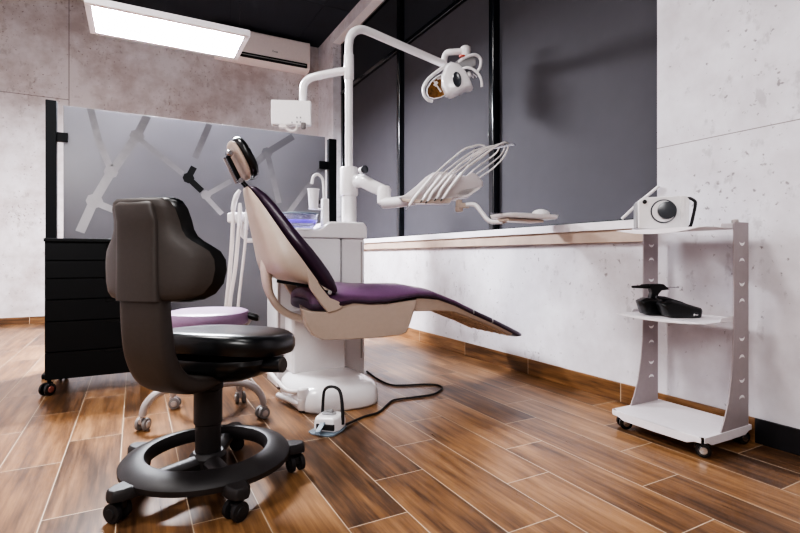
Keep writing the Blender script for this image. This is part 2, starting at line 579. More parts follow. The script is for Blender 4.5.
MB().box2((ax0 + 0.012, YB - 0.2195, zb + 0.125), (ax1 - 0.012, YB - 0.212, zt - 0.03)).build('front_cover', 'ac_white', t, bevel=0.004)
# small grey mark on the cover
bd = MB()
lx, lz = PY(273, 51, YB - 0.22).x, PY(273, 51, YB - 0.22).z
bd.box((lx, YB - 0.2205, lz), (0.010, 0.002, 0.034)).box((lx + 0.028, YB - 0.2205, lz - 0.006), (0.026, 0.002, 0.012)).box((lx + 0.056, YB - 0.2205, lz - 0.006), (0.018, 0.002, 0.02))
bd.build('maker_mark', 'grey_plastic', t)

# ------------------------------------------------------------------ partition screen
YS = 4.1
t = thing('partition_screen', (0.5, YS, 0), 'freestanding frosted glass partition with black end posts and an etched honeycomb line pattern', 'partition')
xl0, xl1 = PY(46, 101, YS).x, PY(57, 101, YS).x
xr0, xr1 = PY(328, 139, YS).x, PY(335.5, 139, YS).x
for a, b_, z in ((xl0, xl1, PY(51, 101, YS).z), (xr0, xr1, PY(331, 139.5, YS).z)):
    MB().box2((a, YS - 0.03, 0.03), (b_, YS + 0.03, z)).build('post', 'black_metal', t, bevel=0.003)
    MB().box2((a - 0.0, YS - 0.2, 0.0), (b_ + 0.0, YS + 0.2, 0.03)).build('foot', 'black_metal', t, bevel=0.006)
gx0, gx1 = PY(63.5, 105, YS).x, PY(325, 139, YS).x
gz = PY(195, 121.5, YS).z
gp = MB().box2((gx0, YS - 0.006, 0.16), (gx1, YS + 0.006, gz)).build('glass_panel', 'frosted', t, bevel=0.002)
for (x0, x1, y0, y1) in ((57, 68, 133.5, 141.5), (320, 328, 162, 169)):
    a, b_ = PY(x0, y1, YS), PY(x1, y0, YS)
    MB().box2((a.x - 0.01, YS - 0.02, a.z), (b_.x, YS + 0.02, b_.z)).build('bracket', 'black_metal', t, bevel=0.002)
    MB().box2((a.x - 0.01, YS - 0.02, 0.35), (b_.x, YS + 0.02, 0.39)).build('bracket', 'black_metal', t, bevel=0.002)
YG = YS - 0.0065


def strip(mb, pts, w0=6.0, w1=None):
    w1 = w1 or w0
    P = [PY(x, y, YG) for x, y in pts]
    k = 4.1 / 1.1 / FPX
    for i in range(len(P) - 1):
        d = (P[i + 1] - P[i])
        d.normalize()
        s_ = V((-d.z, 0, d.x)) * (lerp(w0, w1, i / max(1, len(P) - 2)) * k / 2)
        q = [P[i] - s_, P[i + 1] - s_, P[i + 1] + s_, P[i] + s_]
        for p in q:
            p.z = min(p.z, gz)
            p.y = YG - 0.0005
        mb.add(q, [(0, 1, 2, 3)])


def node(mb, x, y, r):
    c = PY(x, y, YG)
    k = 4.1 / 1.1 / FPX
    mb.add([c + V((math.cos(a) * r * k, -0.001, math.sin(a) * r * k)) for a in [math.pi / 4 * i for i in range(8)]], [tuple(range(8))])


for pts, w in (([(90.5, 108), (99, 142), (110, 167)], 6), ([(147, 115.5), (137, 136), (116, 166), (110, 174), (94, 201), (80, 232)], 7.5), ([(139.5, 139), (183, 174)], 5),
               ([(209.5, 124), (195, 158)], 6), ([(293, 136.5), (267, 152.6), (255, 164)], 7), ([(268, 156), (279, 203)], 6), ([(321.6, 168), (296, 203), (288, 214)], 5.5),
               ([(209, 193.5), (231, 181)], 5), ([(97, 203), (128, 216)], 6), ([(206, 197), (222, 214)], 5)):
    e1 = MB()
    strip(e1, pts, w)
    e1.build('etched_line', 'etch', gp)
for x, y, r in ((137, 136, 6.5), (267, 152.8, 6), (111, 172, 6), (94.5, 201, 7), (206, 195, 5)):
    e1 = MB()
    node(e1, x, y, r)
    e1.build('etched_node', 'etch', gp)
e3 = MB()
strip(e3, [(194, 167), (188, 178), (202, 191)], 6)
node(e3, 188.5, 178, 5.5)
o = e3.build('etched_line', 'etch_black', gp)
o['label'] = 'black stretch of the etched line'

# ------------------------------------------------------------------ black drawer cabinet
CXA, CXB, CYA, CYB = -0.455, 0.125, 3.42, 3.90
kz = 2.797 / FPX
Zc = lambda y: HZ + (HY - y) * kz
t = thing('drawer_cabinet', ((CXA + CXB) / 2, (CYA + CYB) / 2, 0), 'black rolling drawer cabinet standing in front of the glass partition', 'cabinet')
zb, zt = Zc(381), Zc(238)
MB().box2((CXA, CYA + 0.02, zb), (CXB, CYB, zt - 0.02)).build('cabinet_body', 'cabinet_black', t, bevel=0.002)
MB().box2((CXA - 0.003, CYA - 0.003, zt - 0.02), (CXB + 0.003, CYB + 0.003, zt)).build('cabinet_top', 'cabinet_black', t, bevel=0.003)
ys = [243, 260.5, 278.6, 300, 322, 353, 381]
for a, b_ in zip(ys[:-1], ys[1:]):
    z1, z0 = Zc(a) - 0.003, Zc(b_) + 0.003
    d = MB()
    hx0, hx1 = CXA + 0.30, CXA + 0.42
    d.box2((CXA + 0.006, CYA, z0), (CXB - 0.006, CYA + 0.0195, z1 - 0.022))
    d.box2((CXA + 0.006, CYA, z1 - 0.022), (hx0, CYA + 0.0195, z1)).box2((hx1, CYA, z1 - 0.022), (CXB - 0.006, CYA + 0.0195, z1))
    dr = d.build('drawer', 'cabinet_black', t)
    MB().box2((hx0, CYA + 0.01, z1 - 0.022), (hx1, CYA + 0.019, z1)).build('finger_grip', 'cabinet_gap', dr)


def small_caster(mb_parent, c, r, ang, wm, hm, fm_, htop, w=0.016):
    """twin-wheel caster: fork + two wheels + hub caps, all children of its fork"""
    T = Matrix.Translation(V(c)) @ Matrix.Rotation(ang, 4, 'Z')
    k = MB(T)
    k.tube([(0, 0, r * 1.5), (0, 0, htop)], r * 0.28, 10)
    hood = [(-r * 0.95, r * 1.0), (-r * 0.8, r * 1.75), (0, r * 2.15), (r * 0.55, r * 2.0), (r * 0.45, r * 1.2), (0, r * 0.8)]
    k.prism([(x, -w * 0.45, z) for x, z in hood], (0, w * 0.9, 0))
    fk = k.build('caster', fm_, mb_parent, bevel=r * 0.06)
    for s_ in (-1, 1):
        q = MB(T)
        q.lathe([(r * 0.75, -w * 0.45), (r * 0.97, -w * 0.36), (r, 0), (r * 0.97, w * 0.36), (r * 0.75, w * 0.45)], (-r * 0.35, s_ * (w * 0.95), r), (0, 1, 0), 20)
        wo = q.build('wheel', wm, fk)
        q = MB(T)
        q.lathe([(r * 0.55, 0), (r * 0.5, 0.004), (r * 0.15, 0.005)], (-r * 0.35, s_ * (w * 1.38), r), (0, s_, 0), 16)
        q.build('wheel_hub', hm, fk)
    return fk


for x, y, a in ((CXA + 0.02, CYA + 0.03, 0.9), (CXB - 0.05, CYA + 0.04, 0.6), (CXA + 0.04, CYB - 0.05, 2.0), (CXB - 0.05, CYB - 0.05, 2.2)):
    small_caster(t, (x, y, 0), 0.036, a, 'black_plastic', 'rose_metal', 'black_metal', zb + 0.005, 0.018)

# ------------------------------------------------------------------ black assistant stool
RZ = -math.radians(28.36)
r_, f_ = V((CY, -SY, 0)), V((SY, CY, 0))


def place(lat, d):
    return r_ * lat + f_ * d


def star_angles(a0):
    return [math.radians(a0 + 72 * k) for k in range(5)]


ALF = 73
STP = place(-0.678, 1.735)
TS = Matrix.Translation(STP) @ Matrix.Rotation(math.radians(ALF) + RZ, 4, 'Z')
TB = Matrix.Translation(STP) @ Matrix.Rotation(RZ, 4, 'Z')
st = thing('assistant_stool', STP, 'black assistant stool with tall T-shaped backrest and foot ring, nearest to the camera', 'stool')
# base
b_ = MB(TB)
n = 56
rings = []
for rr, zz in ((0.196, 0.083), (0.192, 0.105), (0.203, 0.128), (0.215, 0.131), (0.270, 0.112), (0.281, 0.100), (0.279, 0.082), (0.265, 0.076), (0.21, 0.078)):
    rings.append([V((math.cos(2 * math.pi * i / n) * rr, math.sin(2 * math.pi * i / n) * rr, zz)) for i in range(n)])
rings.append(rings[0])
b_.loft(rings, caps=False)
b_.build('foot_ring', 'charcoal_plastic', st)
hub = MB(TB)
hub.lathe([(0.05, 0.05), (0.062, 0.055), (0.062, 0.10), (0.05, 0.115)], n=24)
for a in star_angles(92):
    if abs(math.degrees(a) % 360 - 92) < 1 or 200 < math.degrees(a) % 360 < 320:
        hub.tube([(math.cos(a) * 0.05, math.sin(a) * 0.05, 0.082), (math.cos(a) * 0.205, math.sin(a) * 0.205, 0.085)], [0.028, 0.024], 10, flat=1.2)
hub.build('base_hub', 'charcoal_plastic', st)
for a in star_angles(92):
    c, s_ = math.cos(a), math.sin(a)
    T2 = TB @ Matrix.Rotation(a, 4, 'Z')
    k = MB(T2)
    prof = [(0.25, -0.042), (0.31, -0.034), (0.335, -0.02), (0.34, 0), (0.335, 0.02), (0.31, 0.034), (0.25, 0.042)]
    k.loft([[V((x, y, 0.068)) for x, y in prof], [V((x * 0.995, y, 0.092)) for x, y in prof], [V((x * 0.97 + 0.005, y * 0.8, 0.103)) for x, y in prof]])
    k.build('leg', 'charcoal_plastic', st, bevel=0.004)
    p = TB @ V((c * 0.30, s_ * 0.30, 0))
    small_caster(st, p, 0.03, RZ + a + 1.9, 'rubber_dark', 'rubber_dark', 'black_plastic', 0.07, 0.02)
MB(TB).lathe([(0.043, 0.09), (0.043, 0.21), (0.048, 0.215), (0.048, 0.33), (0.052, 0.335), (0.052, 0.40)], n=28).build('gas_lift', 'charcoal_plastic', st)
# seat pan (bowl) and seat cushion
q = MB(TS)
rings = []
for z, sc in ((0.355, 0.34), (0.360, 0.52), (0.378, 0.74), (0.405, 0.92), (0.430, 0.98), (0.446, 0.96)):
    rings.append([V((0.07 + 0.165 * sc * sg(math.cos(a), 0.8), 0.235 * sc * sg(math.sin(a), 0.8), z)) for a in [2 * math.pi * i / 40 for i in range(40)]])
q.loft(rings)
q.build('seat_pan', 'black_plastic', st)
q = MB(TS)
rings = []
for z, sc in ((0.442, 0.78), (0.442, 0.91), (0.450, 0.975), (0.468, 1.0), (0.490, 1.0), (0.506, 0.975), (0.515, 0.92), (0.519, 0.82), (0.518, 0.55), (0.515, 0.25)):
    rr = []
    for i in range(48):
        a = 2 * math.pi * i / 48
        x, y = 0.085 + 0.185 * sc * sg(math.cos(a), 0.75), 0.262 * sc * sg(math.sin(a), 0.75)
        dz = 0.012 - 0.010 * max(0, (abs(y) - 0.08) / 0.18) ** 2 - 0.05 * (x - 0.085)
        rr.append(V((x, y, z + dz)))
    rings.append(rr)
q.loft(rings)
q.build('seat', 'black_vinyl', st)
# tilt lever
q = MB(TS)
q.tube([(0.03, -0.15, 0.418), (0.02, -0.285, 0.430)], [0.024, 0.027], 16)
lv = q.build('tilt_lever', 'black_plastic', st)
q = MB(TS)
q.tube([(0.02, -0.2852, 0.430), (0.0194, -0.290, 0.4305)], [0.025, 0.02], 16)
q.build('lever_cap', 'brown_plastic', lv)
# back support: swept ribbon
q = MB(TS)
path = [(0.02, 0.385, 0.07, 0.02), (-0.08, 0.375, 0.075, 0.024), (-0.16, 0.388, 0.077, 0.030), (-0.225, 0.43, 0.077, 0.034), (-0.262, 0.50, 0.077, 0.034), (-0.276, 0.58, 0.077, 0.033), (-0.282, 0.66, 0.077, 0.030), (-0.284, 0.74, 0.075, 0.028)]
pp = catmull([V((a, 0, z)) for a, z, w, tt in path], 4)
rings = []
for i, p in enumerate(pp):
    u = i / 4
    i0 = min(int(u), len(path) - 2)
    fr_ = u - i0
    w = lerp(path[i0][2], path[i0 + 1][2], fr_)
    th = lerp(path[i0][3], path[i0 + 1][3], fr_)
    tn = (pp[min(i + 1, len(pp) - 1)] - pp[max(i - 1, 0)]).normalized()
    nn = V((tn.z, 0, -tn.x))
    rings.append([p + V((0, w * sg(math.cos(a), 0.42), 0)) + nn * (th * sg(math.sin(a), 0.42)) for a in [2 * math.pi * k / 28 + 0.01 for k in range(28)]])
q.loft(rings)
q.build('back_support', 'brown_plastic', st, ang=60)
# backrest
ROWS = [(0.668, 0.115), (0.674, 0.150), (0.690, 0.178), (0.72, 0.197), (0.76, 0.204), (0.79, 0.202), (0.815, 0.190), (0.832, 0.168), (0.844, 0.150), (0.858, 0.134), (0.878, 0.124), (0.905, 0.119), (0.938, 0.114), (0.958, 0.104), (0.968, 0.085)]


def back_slab(x_off, t0, t1, grow, name, mname, dz=0.0):
    q = MB(TS)
    rings = []
    m_ = 16
    nrow = len(ROWS)
    for i, (z, hw) in enumerate(ROWS):
        hw += grow
        zc = z + (grow * (i / (nrow - 1) * 2 - 1)) + dz
        e = min(i, nrow - 1 - i)
        tk = min(1.0, (0.35, 0.7, 0.92)[e] if e < 3 else 1.0)
        fr1, fr2 = [], []
        for k in range(m_ + 1):
            y = hw * (2 * k / m_ - 1)
            bx = 1.75 * y * y + (-0.02 if z > 0.9 else 0) * (z - 0.9) / 0.07
            e_ = (1 - abs(y / hw) ** 5) ** 0.5 * tk
            fr1.append(V((x_off + bx + lerp((t0 + t1) / 2, t1, e_), y, zc)))
            fr2.append(V((x_off + bx + lerp((t0 + t1) / 2, t0, e_), y, zc)))
        rings.append(fr1 + fr2[::-1][1:-1])
    q.loft(rings)
    return q.build(name, mname, st, ang=70)


back_slab(-0.29, -0.03, 0.012, 0.0, 'backrest_shell', 'brown_plastic')
back_slab(-0.29, 0.006, 0.060, 0.006, 'backrest', 'black_vinyl')
# raised spine on the rear shell carrying the post upward
q = MB(TS)
rings = []
for z, w in ((0.668, 0.076), (0.70, 0.076), (0.80, 0.075), (0.90, 0.074), (0.945, 0.070), (0.962, 0.06)):
    rings.append([V((-0.305 + (0.018 if z > 0.95 else 0) + (-0.02 if z > 0.9 else 0) * (z - 0.9) / 0.07 + 0.02 * sg(math.cos(a), 0.5), w * sg(math.sin(a), 0.4), z)) for a in [2 * math.pi * k / 24 + 0.01 for k in range(24)]])
q.loft(rings)
q.build('back_spine', 'brown_plastic', st, ang=60)

# ------------------------------------------------------------------ mauve operator stool
MP = place(-0.957, 2.42)
TM = Matrix.Translation(MP) @ Matrix.Rotation(RZ, 4, 'Z')
ms = thing('operator_stool', MP, 'low stool with mauve seat and arched pale grey five-leg base, behind the black stool', 'stool')
MB(TM).lathe([(0.036, 0.14), (0.036, 0.25), (0.028, 0.255), (0.028, 0.42)], n=24).build('gas_lift', 'grey_metal', ms)
MB(TM).lathe([(0.03, 0.135), (0.055, 0.14), (0.058, 0.175), (0.045, 0.195)], n=24).build('base_hub', 'grey_metal', ms)
for a in star_angles(2):
    c, s_ = math.cos(a), math.sin(a)
    pts = catmull([(c * q0, s_ * q0, z) for q0, z in ((0.04, 0.165), (0.14, 0.175), (0.22, 0.160), (0.268, 0.115), (0.282, 0.068))], 5)
    MB(TM).tube(pts, [lerp(0.021, 0.016, i / (len(pts) - 1)) for i in range(len(pts))], 12, flat=1.15).build('leg', 'grey_metal', ms)
    small_caster(ms, TM @ V((c * 0.285, s_ * 0.285, 0)), 0.029, RZ + a + 0.8, 'rubber_grey', 'grey_metal', 'grey_metal', 0.07, 0.018)
q = MB(TM)
rings = []
for z, sc in ((0.462, 0.7), (0.462, 0.93), (0.472, 0.99), (0.49, 1.0), (0.51, 0.99), (0.525, 0.95), (0.533, 0.85), (0.528, 0.5), (0.524, 0.2)):
    rings.append([V((0.01 + 0.195 * sc * sg(math.cos(a), 0.85), 0.195 * sc * sg(math.sin(a), 0.85), z)) for a in [2 * math.pi * i / 40 for i in range(40)]])
q.loft(rings)
q.build('seat', 'mauve_vinyl', ms)
MB(TM).lathe([(0.06, 0.42), (0.15, 0.44), (0.17, 0.462)], n=28).build('seat_pan', 'grey_metal', ms)
q = MB(TM)
q.tube(catmull([(0.15, 0.03, 0.45), (0.19, 0.03, 0.462), (0.212, 0.03, 0.495)], 4), 0.012, 10)
ks = q.build('side_bracket', 'grey_metal', ms)
q = MB(TM)
c = V((0.225, 0.03, 0.497))
q.loft([[c + V((x, 0.02 * math.cos(a) * w, 0.019 * math.sin(a) * w + zz)) for a in [2 * math.pi * k / 16 for k in range(16)]] for x, zz, w in ((-0.028, 0.008, 0.6), (-0.02, 0.006, 0.95), (0.0, 0, 1.0), (0.02, -0.005, 0.9), (0.028, -0.008, 0.55))])
q.build('side_pad', 'black_vinyl', ms)

# ------------------------------------------------------------------ dental chair (long axis along X)
YC, HW = 2.645, 0.265
YN = YC - HW
dc = thing('dental_chair', (0.98, YC, 0), 'reclined dental patient chair with plum upholstery and beige shell', 'dental chair')
# base
q = MB()
rings = []
for z, sx, sy in ((0.0, 0.97, 0.97), (0.012, 1.0, 1.0), (0.05, 1.0, 1.0), (0.085, 0.97, 0.98), (0.108, 0.90, 0.94), (0.122, 0.78, 0.86), (0.130, 0.55, 0.7), (0.132, 0.2, 0.3)):
    rings.append([V((0.966 + 0.236 * sx * sg(math.cos(a), 0.55), 2.655 + 0.298 * sy * sg(math.sin(a), 0.55), z)) for a in [2 * math.pi * i / 56 for i in range(56)]])
q.loft(rings)
q.build('chair_base', 'white_gloss', dc, ang=60)
MB().box2((0.79, 2.76, 0.118), (1.12, 2.93, 0.47)).build('lift_column', 'white_plastic', dc, bevel=0.02, seg=3)
# seat shell
poly = [(300, 309), (303, 316), (306, 327), (312, 336), (322, 340.5), (350, 340), (380, 338), (402, 335.5), (408, 333), (412, 323), (419, 299), (405, 301), (388, 303.5), (370, 304), (354, 302), (343, 303), (326, 312), (312, 312)]
YNS = YN + 0.012
P = [PY(x, y, YNS) for x, y in poly]
cen = sum(P, V()) / len(P)
W2 = 0.40
xmin, xmax = min(p.x for p in P), max(p.x for p in P)
rg = []
for yo, sc in ((0, 0.955), (0.008, 0.985), (0.03, 1.0), (W2 - 0.03, 1.0), (W2 - 0.008, 0.985), (W2, 0.955)):
    rg.append([V((cen.x + (p.x - cen.x) * sc + 0.11 * (yo / W2) * max(0, 1 - (p.x - xmin) / 0.25), YNS + yo, cen.z + (p.z - cen.z) * sc)) for p in P])
MB().loft(rg).build('seat_shell', 'shell_beige', dc, bevel=0.004)
# seat + legrest cushion
S = [(306, 300, 306, 0.15, 0.0), (307, 297.5, 309, 0.4, 0.008), (309.5, 296, 311, 0.66, 0.02), (316, 295.5, 312, 0.86, 0.035), (327, 295, 312, 0.96, 0.045), (341, 294.5, 308, 1, 0.052), (354, 294.5, 304, 1, 0.055), (371, 296, 305, 1, 0.056), (388, 295, 303.5, 1, 0.052), (405, 293, 300, 1, 0.043), (418, 291, 297.5, 0.99, 0.032), (435, 291.5, 298.5, 0.97, 0.018), (456, 299.5, 306, 0.95, 0.010), (474, 308.5, 315, 0.94, 0.008)]
S2 = [(474, 308.5, 315, 0.94, 0.008), (493, 317.3, 324.3, 0.93, 0.007), (510, 325.6, 333.5, 0.92, 0.006), (518.5, 330, 338, 0.90, 0.005), (521.5, 332.5, 337, 0.85, 0.0)]


def slab(samples, crown_pow=1.6, e=0.45):
    rings = []
    for x, yt, yb, w, cr in samples:
        hw = HW * w
        T_, B_ = PY(x, yt, YC - hw), PY(x, yb, YC - hw)
        th = T_.z - B_.z
        rr = []
        for k in range(44):
            a = 2 * math.pi * k / 44
            cc, ss = math.cos(a), math.sin(a)
            y = hw * sg(cc, 0.5)
            z = (T_.z + B_.z) / 2 + th / 2 * sg(ss, e)
            if ss > 0:
                z += cr * (1 - abs(y / hw) ** crown_pow) * min(1, ss * 2.5)
            rr.append(V((lerp(B_.x, T_.x, 0.5 + 0.5 * sg(ss, e)), YC + y, z)))
        rings.append(rr)
    return rings


MB().loft(slab(S)).build('seat_cushion', 'plum_vinyl', dc, ang=70)
MB().loft(slab(S2)).build('foot_cover', 'plum_dark', dc, ang=70)['label'] = 'dark glossy foot cover'
# welt lines of the foot cover
for x, y1, y2 in ((474, 308.5, 315), (493, 317.8, 323.5)):
    rr = slab([(x - 0.6, y1 - 0.5, y2 + 0.4, 0.955 if x < 480 else 0.942, 0.009), (x + 0.6, y1 - 0.1, y2 + 0.8, 0.955 if x < 480 else 0.942, 0.009)])
    MB().loft(rr).build('seam_band', 'grey_plastic', dc, ang=70)
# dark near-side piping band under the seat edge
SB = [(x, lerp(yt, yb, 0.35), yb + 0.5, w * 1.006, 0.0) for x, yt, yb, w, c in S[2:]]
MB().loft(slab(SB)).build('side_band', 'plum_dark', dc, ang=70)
# legrest underside
L = [(416, 298, 312), (428, 298.5, 311.5), (440, 300, 311), (456, 306, 312), (474, 315, 319), (493, 323.5, 326.5), (513, 333.5, 336)]
rings = []
for x, yt, yb in L:
    hw = HW * 0.90
    T_, B_ = PY(x, yt, YC - hw), PY(x, yb, YC - hw)
    rings.append([V((T_.x, YC - hw, T_.z)), V((B_.x, YC - hw * 0.93, B_.z)), V((B_.x, YC + hw * 0.93, B_.z)), V((T_.x, YC + hw, T_.z))])
MB().loft(rings).build('legrest_shell', 'shell_beige', dc, bevel=0.004)
nt_ = MB()
for i in range(2, len(L) - 1):
    for sgn in range(6):
        yy = YC - HW * 0.72 + sgn * HW * 1.44 / 5
        a = (rings[i][1] + rings[i][2]) / 2
        b2 = (rings[i + 1][1] + rings[i + 1][2]) / 2
        nt_.tube([V((a.x, yy, a.z - 0.003)), V((b2.x, yy, b2.z - 0.003))], 0.006, 6)
    a = (rings[i][1] + rings[i][2]) / 2
    nt_.tube([V((a.x, YC - HW * 0.75, a.z - 0.003)), V((a.x, YC + HW * 0.75, a.z - 0.003))], 0.006, 6)
nt_.build('underside_net', 'net_beige', dc)['label'] = 'tan webbing under the legrest'

# backrest: inner boundary (cushion side) and rear silhouette traced on the near edge
BB = [(247.5, 186, 244, 191, 0.22), (251, 189.5, 244.5, 196, 0.32), (258, 198, 246, 206, 0.44), (266, 209, 248.5, 219, 0.56), (274, 220.5, 251.5, 233, 0.68), (282, 232, 254.5, 247, 0.80), (291, 244.5, 257, 261, 0.90), (301, 257.5, 260, 271, 0.96), (310, 270, 275, 279, 0.98), (318, 281, 296, 283.5, 0.99), (325, 290, 317, 288.5, 1.0)]
CT = [0.012, 0.04, 0.062, 0.074, 0.080, 0.085, 0.090, 0.096, 0.100, 0.100, 0.092]
sp, rear, hwv = [], [], []
for x1, y1, x2, y2, w in BB:
    hw = HW * w
    sp.append(PY(x1, y1, YC - hw))
    rear.append(PY(x2, y2, YC + hw * 0.45))
    hwv.append(hw)
nb = len(BB)
rings = []
for i in range(nb):
    hw = hwv[i]
    S0 = V((sp[i].x, YC, sp[i].z))
    R0 = V((rear[i].x, YC, rear[i].z))
    rr = []
    for k in range(29):
        a = math.pi * k / 28
        rr.append(S0 + V((0, -hw * sg(math.cos(a), 0.55), 0)) + (R0 - S0) * (math.sin(a) ** 0.62 if 0 < k < 28 else 0))
    rings.append(rr)
MB().loft(rings).build('backrest_shell', 'shell_beige', dc, ang=60)
rings, band = [], []
idx = [0] + list(range(nb))
for i in range(nb):
    hw = hwv[i]
    S0 = V((sp[i].x, YC, sp[i].z))
    a0, a1 = sp[max(i - 1, 0)], sp[min(i + 1, nb - 1)]
    tn = V((a1.x - a0.x, 0, a1.z - a0.z)).normalized()
    nn = V((-tn.z, 0, tn.x))
    if nn.x < 0:
        nn = -nn
    th = CT[i]
    rr = []
    for k in range(36):
        a = 2 * math.pi * k / 36
        y = hw * 1.01 * sg(math.cos(a), 0.55)
        h_ = th * (0.5 + 0.5 * sg(math.sin(a), 0.6))
        if math.sin(a) > 0:
            h_ -= 0.018 * (1 - (y / hw) ** 2) * min(1, th / 0.05)
        rr.append(S0 + V((0, y, 0)) + nn * h_)
    rings.append(rr)
# rounded lower roll
S0 = V((PY(331, 298, YN).x, YC, PY(331, 298, YN).z))
rings.append([S0 + V((0, HW * 0.97 * sg(math.cos(a), 0.55), 0)) + V((0.76, 0, 0.65)) * (0.042 + 0.026 * sg(math.sin(a), 0.6)) for a in [2 * math.pi * k / 36 for k in range(36)]])
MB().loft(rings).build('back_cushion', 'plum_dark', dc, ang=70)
# hinge leaves + armrest-like loops on both sides
for side in (-1, 1):
    yy = YC + side * (HW - 0.012)
    hp = [(306, 268), (314, 276), (322, 288), (330, 298), (341, 302), (343, 307), (336, 311), (328, 313), (320, 303), (310, 288)]
    P = [PY(x, y, YN + 0.006) for x, y in hp]
    P = [V((p.x, yy - 0.012, p.z)) for p in P]
    hg = MB().prism(P, (0, 0.028, 0)).build('hinge_arm', 'shell_beige', dc, bevel=0.006)
    sc_ = PY(329.5, 292.5, YN)
    MB().lathe([(0.011, 0), (0.011, 0.003), (0.008, 0.005)], (sc_.x, yy + side * 0.016, sc_.z), (0, side, 0), 18).build('hinge_screw', 'grey_plastic', hg)
lp = catmull([PY(x, y, YC) for x, y in ((268, 258), (266.5, 270), (267, 282), (269.5, 293), (276, 304.5), (284, 311.5), (294, 316.5), (310, 320.5), (322, 322))], 5)
MB().tube(lp, [lerp(0.036, 0.020, min(1, i / 16)) for i in range(len(lp))], 16, flat=1.5).build('back_loop', 'shell_beige', dc)
# recline ram: dark rod under the backrest
a, b2 = PY(277, 281, YN + 0.06), PY(320, 288, YN + 0.06)
MB().tube([V((a.x, YN + 0.06, a.z)), V((b2.x, YN + 0.06, b2.z))], 0.008, 10).build('recline_rod', 'black_metal', dc)
# headrest
hr = thing('hr', (0, 0, 0), None, None)
bpy.data.objects.remove(hr)
hc = PY(239.5, 161, YC)
ax = (PY(250.5, 182, YC) - PY(229, 141, YC))
hl = ax.length / 2
ax.normalize()
nn = V((-ax.z, 0, ax.x))
if nn.x < 0:
    nn = -nn


def headpad(lo, hi, ex, name, m_, hwid, hlen, parent):
    q = MB()
    rings = []
    for h, sc in ((lo, 0.80), (lerp(lo, hi, 0.12), 0.94), (lerp(lo, hi, 0.4), 1.0), (lerp(lo, hi, 0.75), 0.96), (lerp(lo, hi, 0.93), 0.82), (hi, 0.6)):
        rings.append([hc + V((0, hwid * sc * sg(math.cos(a), ex), 0)) + ax * (hlen * sc * sg(math.sin(a), ex)) + nn * h for a in [2 * math.pi * k / 36 for k in range(36)]])
    q.loft(rings)
    return q.build(name, m_, parent, ang=70)


hp_ = headpad(0.004, 0.054, 0.75, 'headrest', 'black_vinyl', 0.135, hl, dc)
headpad(-0.014, 0.008, 0.75, 'headrest_shell', 'shell_beige', 0.125, hl * 0.93, hp_)
q = MB()
c1 = PY(227.5, 156, YC - 0.03)
c2 = PY(240, 181, YC - 0.03)
R_ = Matrix.Identity(3)
q.tube([c1, c2], [0.017, 0.017], 8, up=(0, 1, 0), flat=0.7)
hb = q.build('headrest_bracket', 'black_metal', hp_, bevel=0.003)
q = MB()
q.tube([c1 + V((-0.019, -0.005, -0.012)), c2 + V((-0.017, -0.005, -0.014))], 0.007, 8)
q.lathe([(0.012, -0.02), (0.018, -0.012), (0.018, 0.03), (0.011, 0.036)], c1 + V((0.008, 0, 0.012)), (0, -1, 0), 14)
q.lathe([(0.013, -0.03), (0.013, 0.03)], c2, (0, -1, 0), 14)
q.build('headrest_lever', 'steel', hp_)
for dy in (-0.045, 0.01):
    q = MB()
    q.tube([PY(240.5, 181, YC) + V((0, dy, 0)), PY(245, 186, YC) + V((0, dy, 0)), PY(252, 194, YC) + V((0, dy, 0))], 0.006, 8)
    q.build('headrest_post', 'black_metal', dc)
# rail with round foot at the near left of the base
q = MB()
c = PZ(303, 412, 0.0)
q.lathe([(0.012, 0), (0.022, 0.004), (0.022, 0.012)], c, n=18)
q.build('levelling_foot', 'rubber_dark', dc)
q = MB()
q.lathe([(0.024, 0.012), (0.028, 0.018), (0.028, 0.068), (0.026, 0.070), (0.026, 0.073), (0.028, 0.075), (0.028, 0.118), (0.022, 0.124)], c, n=22)
q.build('foot_post', 'white_plastic', dc)
ra = PZ(280, 396, 0.03)
MB().tube([c + V((-0.005, 0.02, 0.035)), V((ra.x - 0.01, ra.y, 0.035))], 0.016, 10).build('side_rail', 'white_plastic', dc)
pts = catmull([c + V((0.0, 0.02, 0.10)), PD(288, 391, 2.62), PD(279, 383, 2.72), PD(271, 374, 2.86), PD(266, 371, 2.96)], 6)
MB().tube(pts, 0.012, 10).build('supply_hose', 'hose_white', dc)

# ------------------------------------------------------------------ dental unit (cabinet, bowl, faucet, pole)
UX0, UX1, UY0, UY1 = 0.752, 1.335, 2.96, 3.21
du = thing('dental_unit', ((UX0 + UX1) / 2, UY0 + 0.12, 0), 'white dental unit cabinet with spittoon bowl and tall bent pole behind the chair', 'dental unit')
zt = PY(345, 238.5, UY0).z
xg = PY(342, 300, UY0).x
MB().box2((UX0, UY0, 0.0), (xg - 0.006, UY1, zt)).build('unit_body', 'white_gloss', du, bevel=0.012, seg=3)
MB().box2((xg + 0.004, UY0 + 0.006, 0.0), (UX1, UY1, zt)).build('unit_column', 'white_plastic', du, bevel=0.01, seg=3)
MB().box2((xg - 0.008, UY0 + 0.02, 0.02), (xg + 0.006, UY1 - 0.02, zt - 0.01)).build('groove', 'grey_plastic', du)
MB().box2((UX0 + 0.007, UY0 - 0.003, 0.13), (UX0 + 0.022, UY0 + 0.01, zt - 0.02)).build('edge_strip', 'grey_metal', du)
MB().box2((UX1 - 0.028, UY0 + 0.002, 0.13), (UX1 - 0.02, UY0 + 0.012, zt - 0.02)).build('edge_strip', 'grey_metal', du)
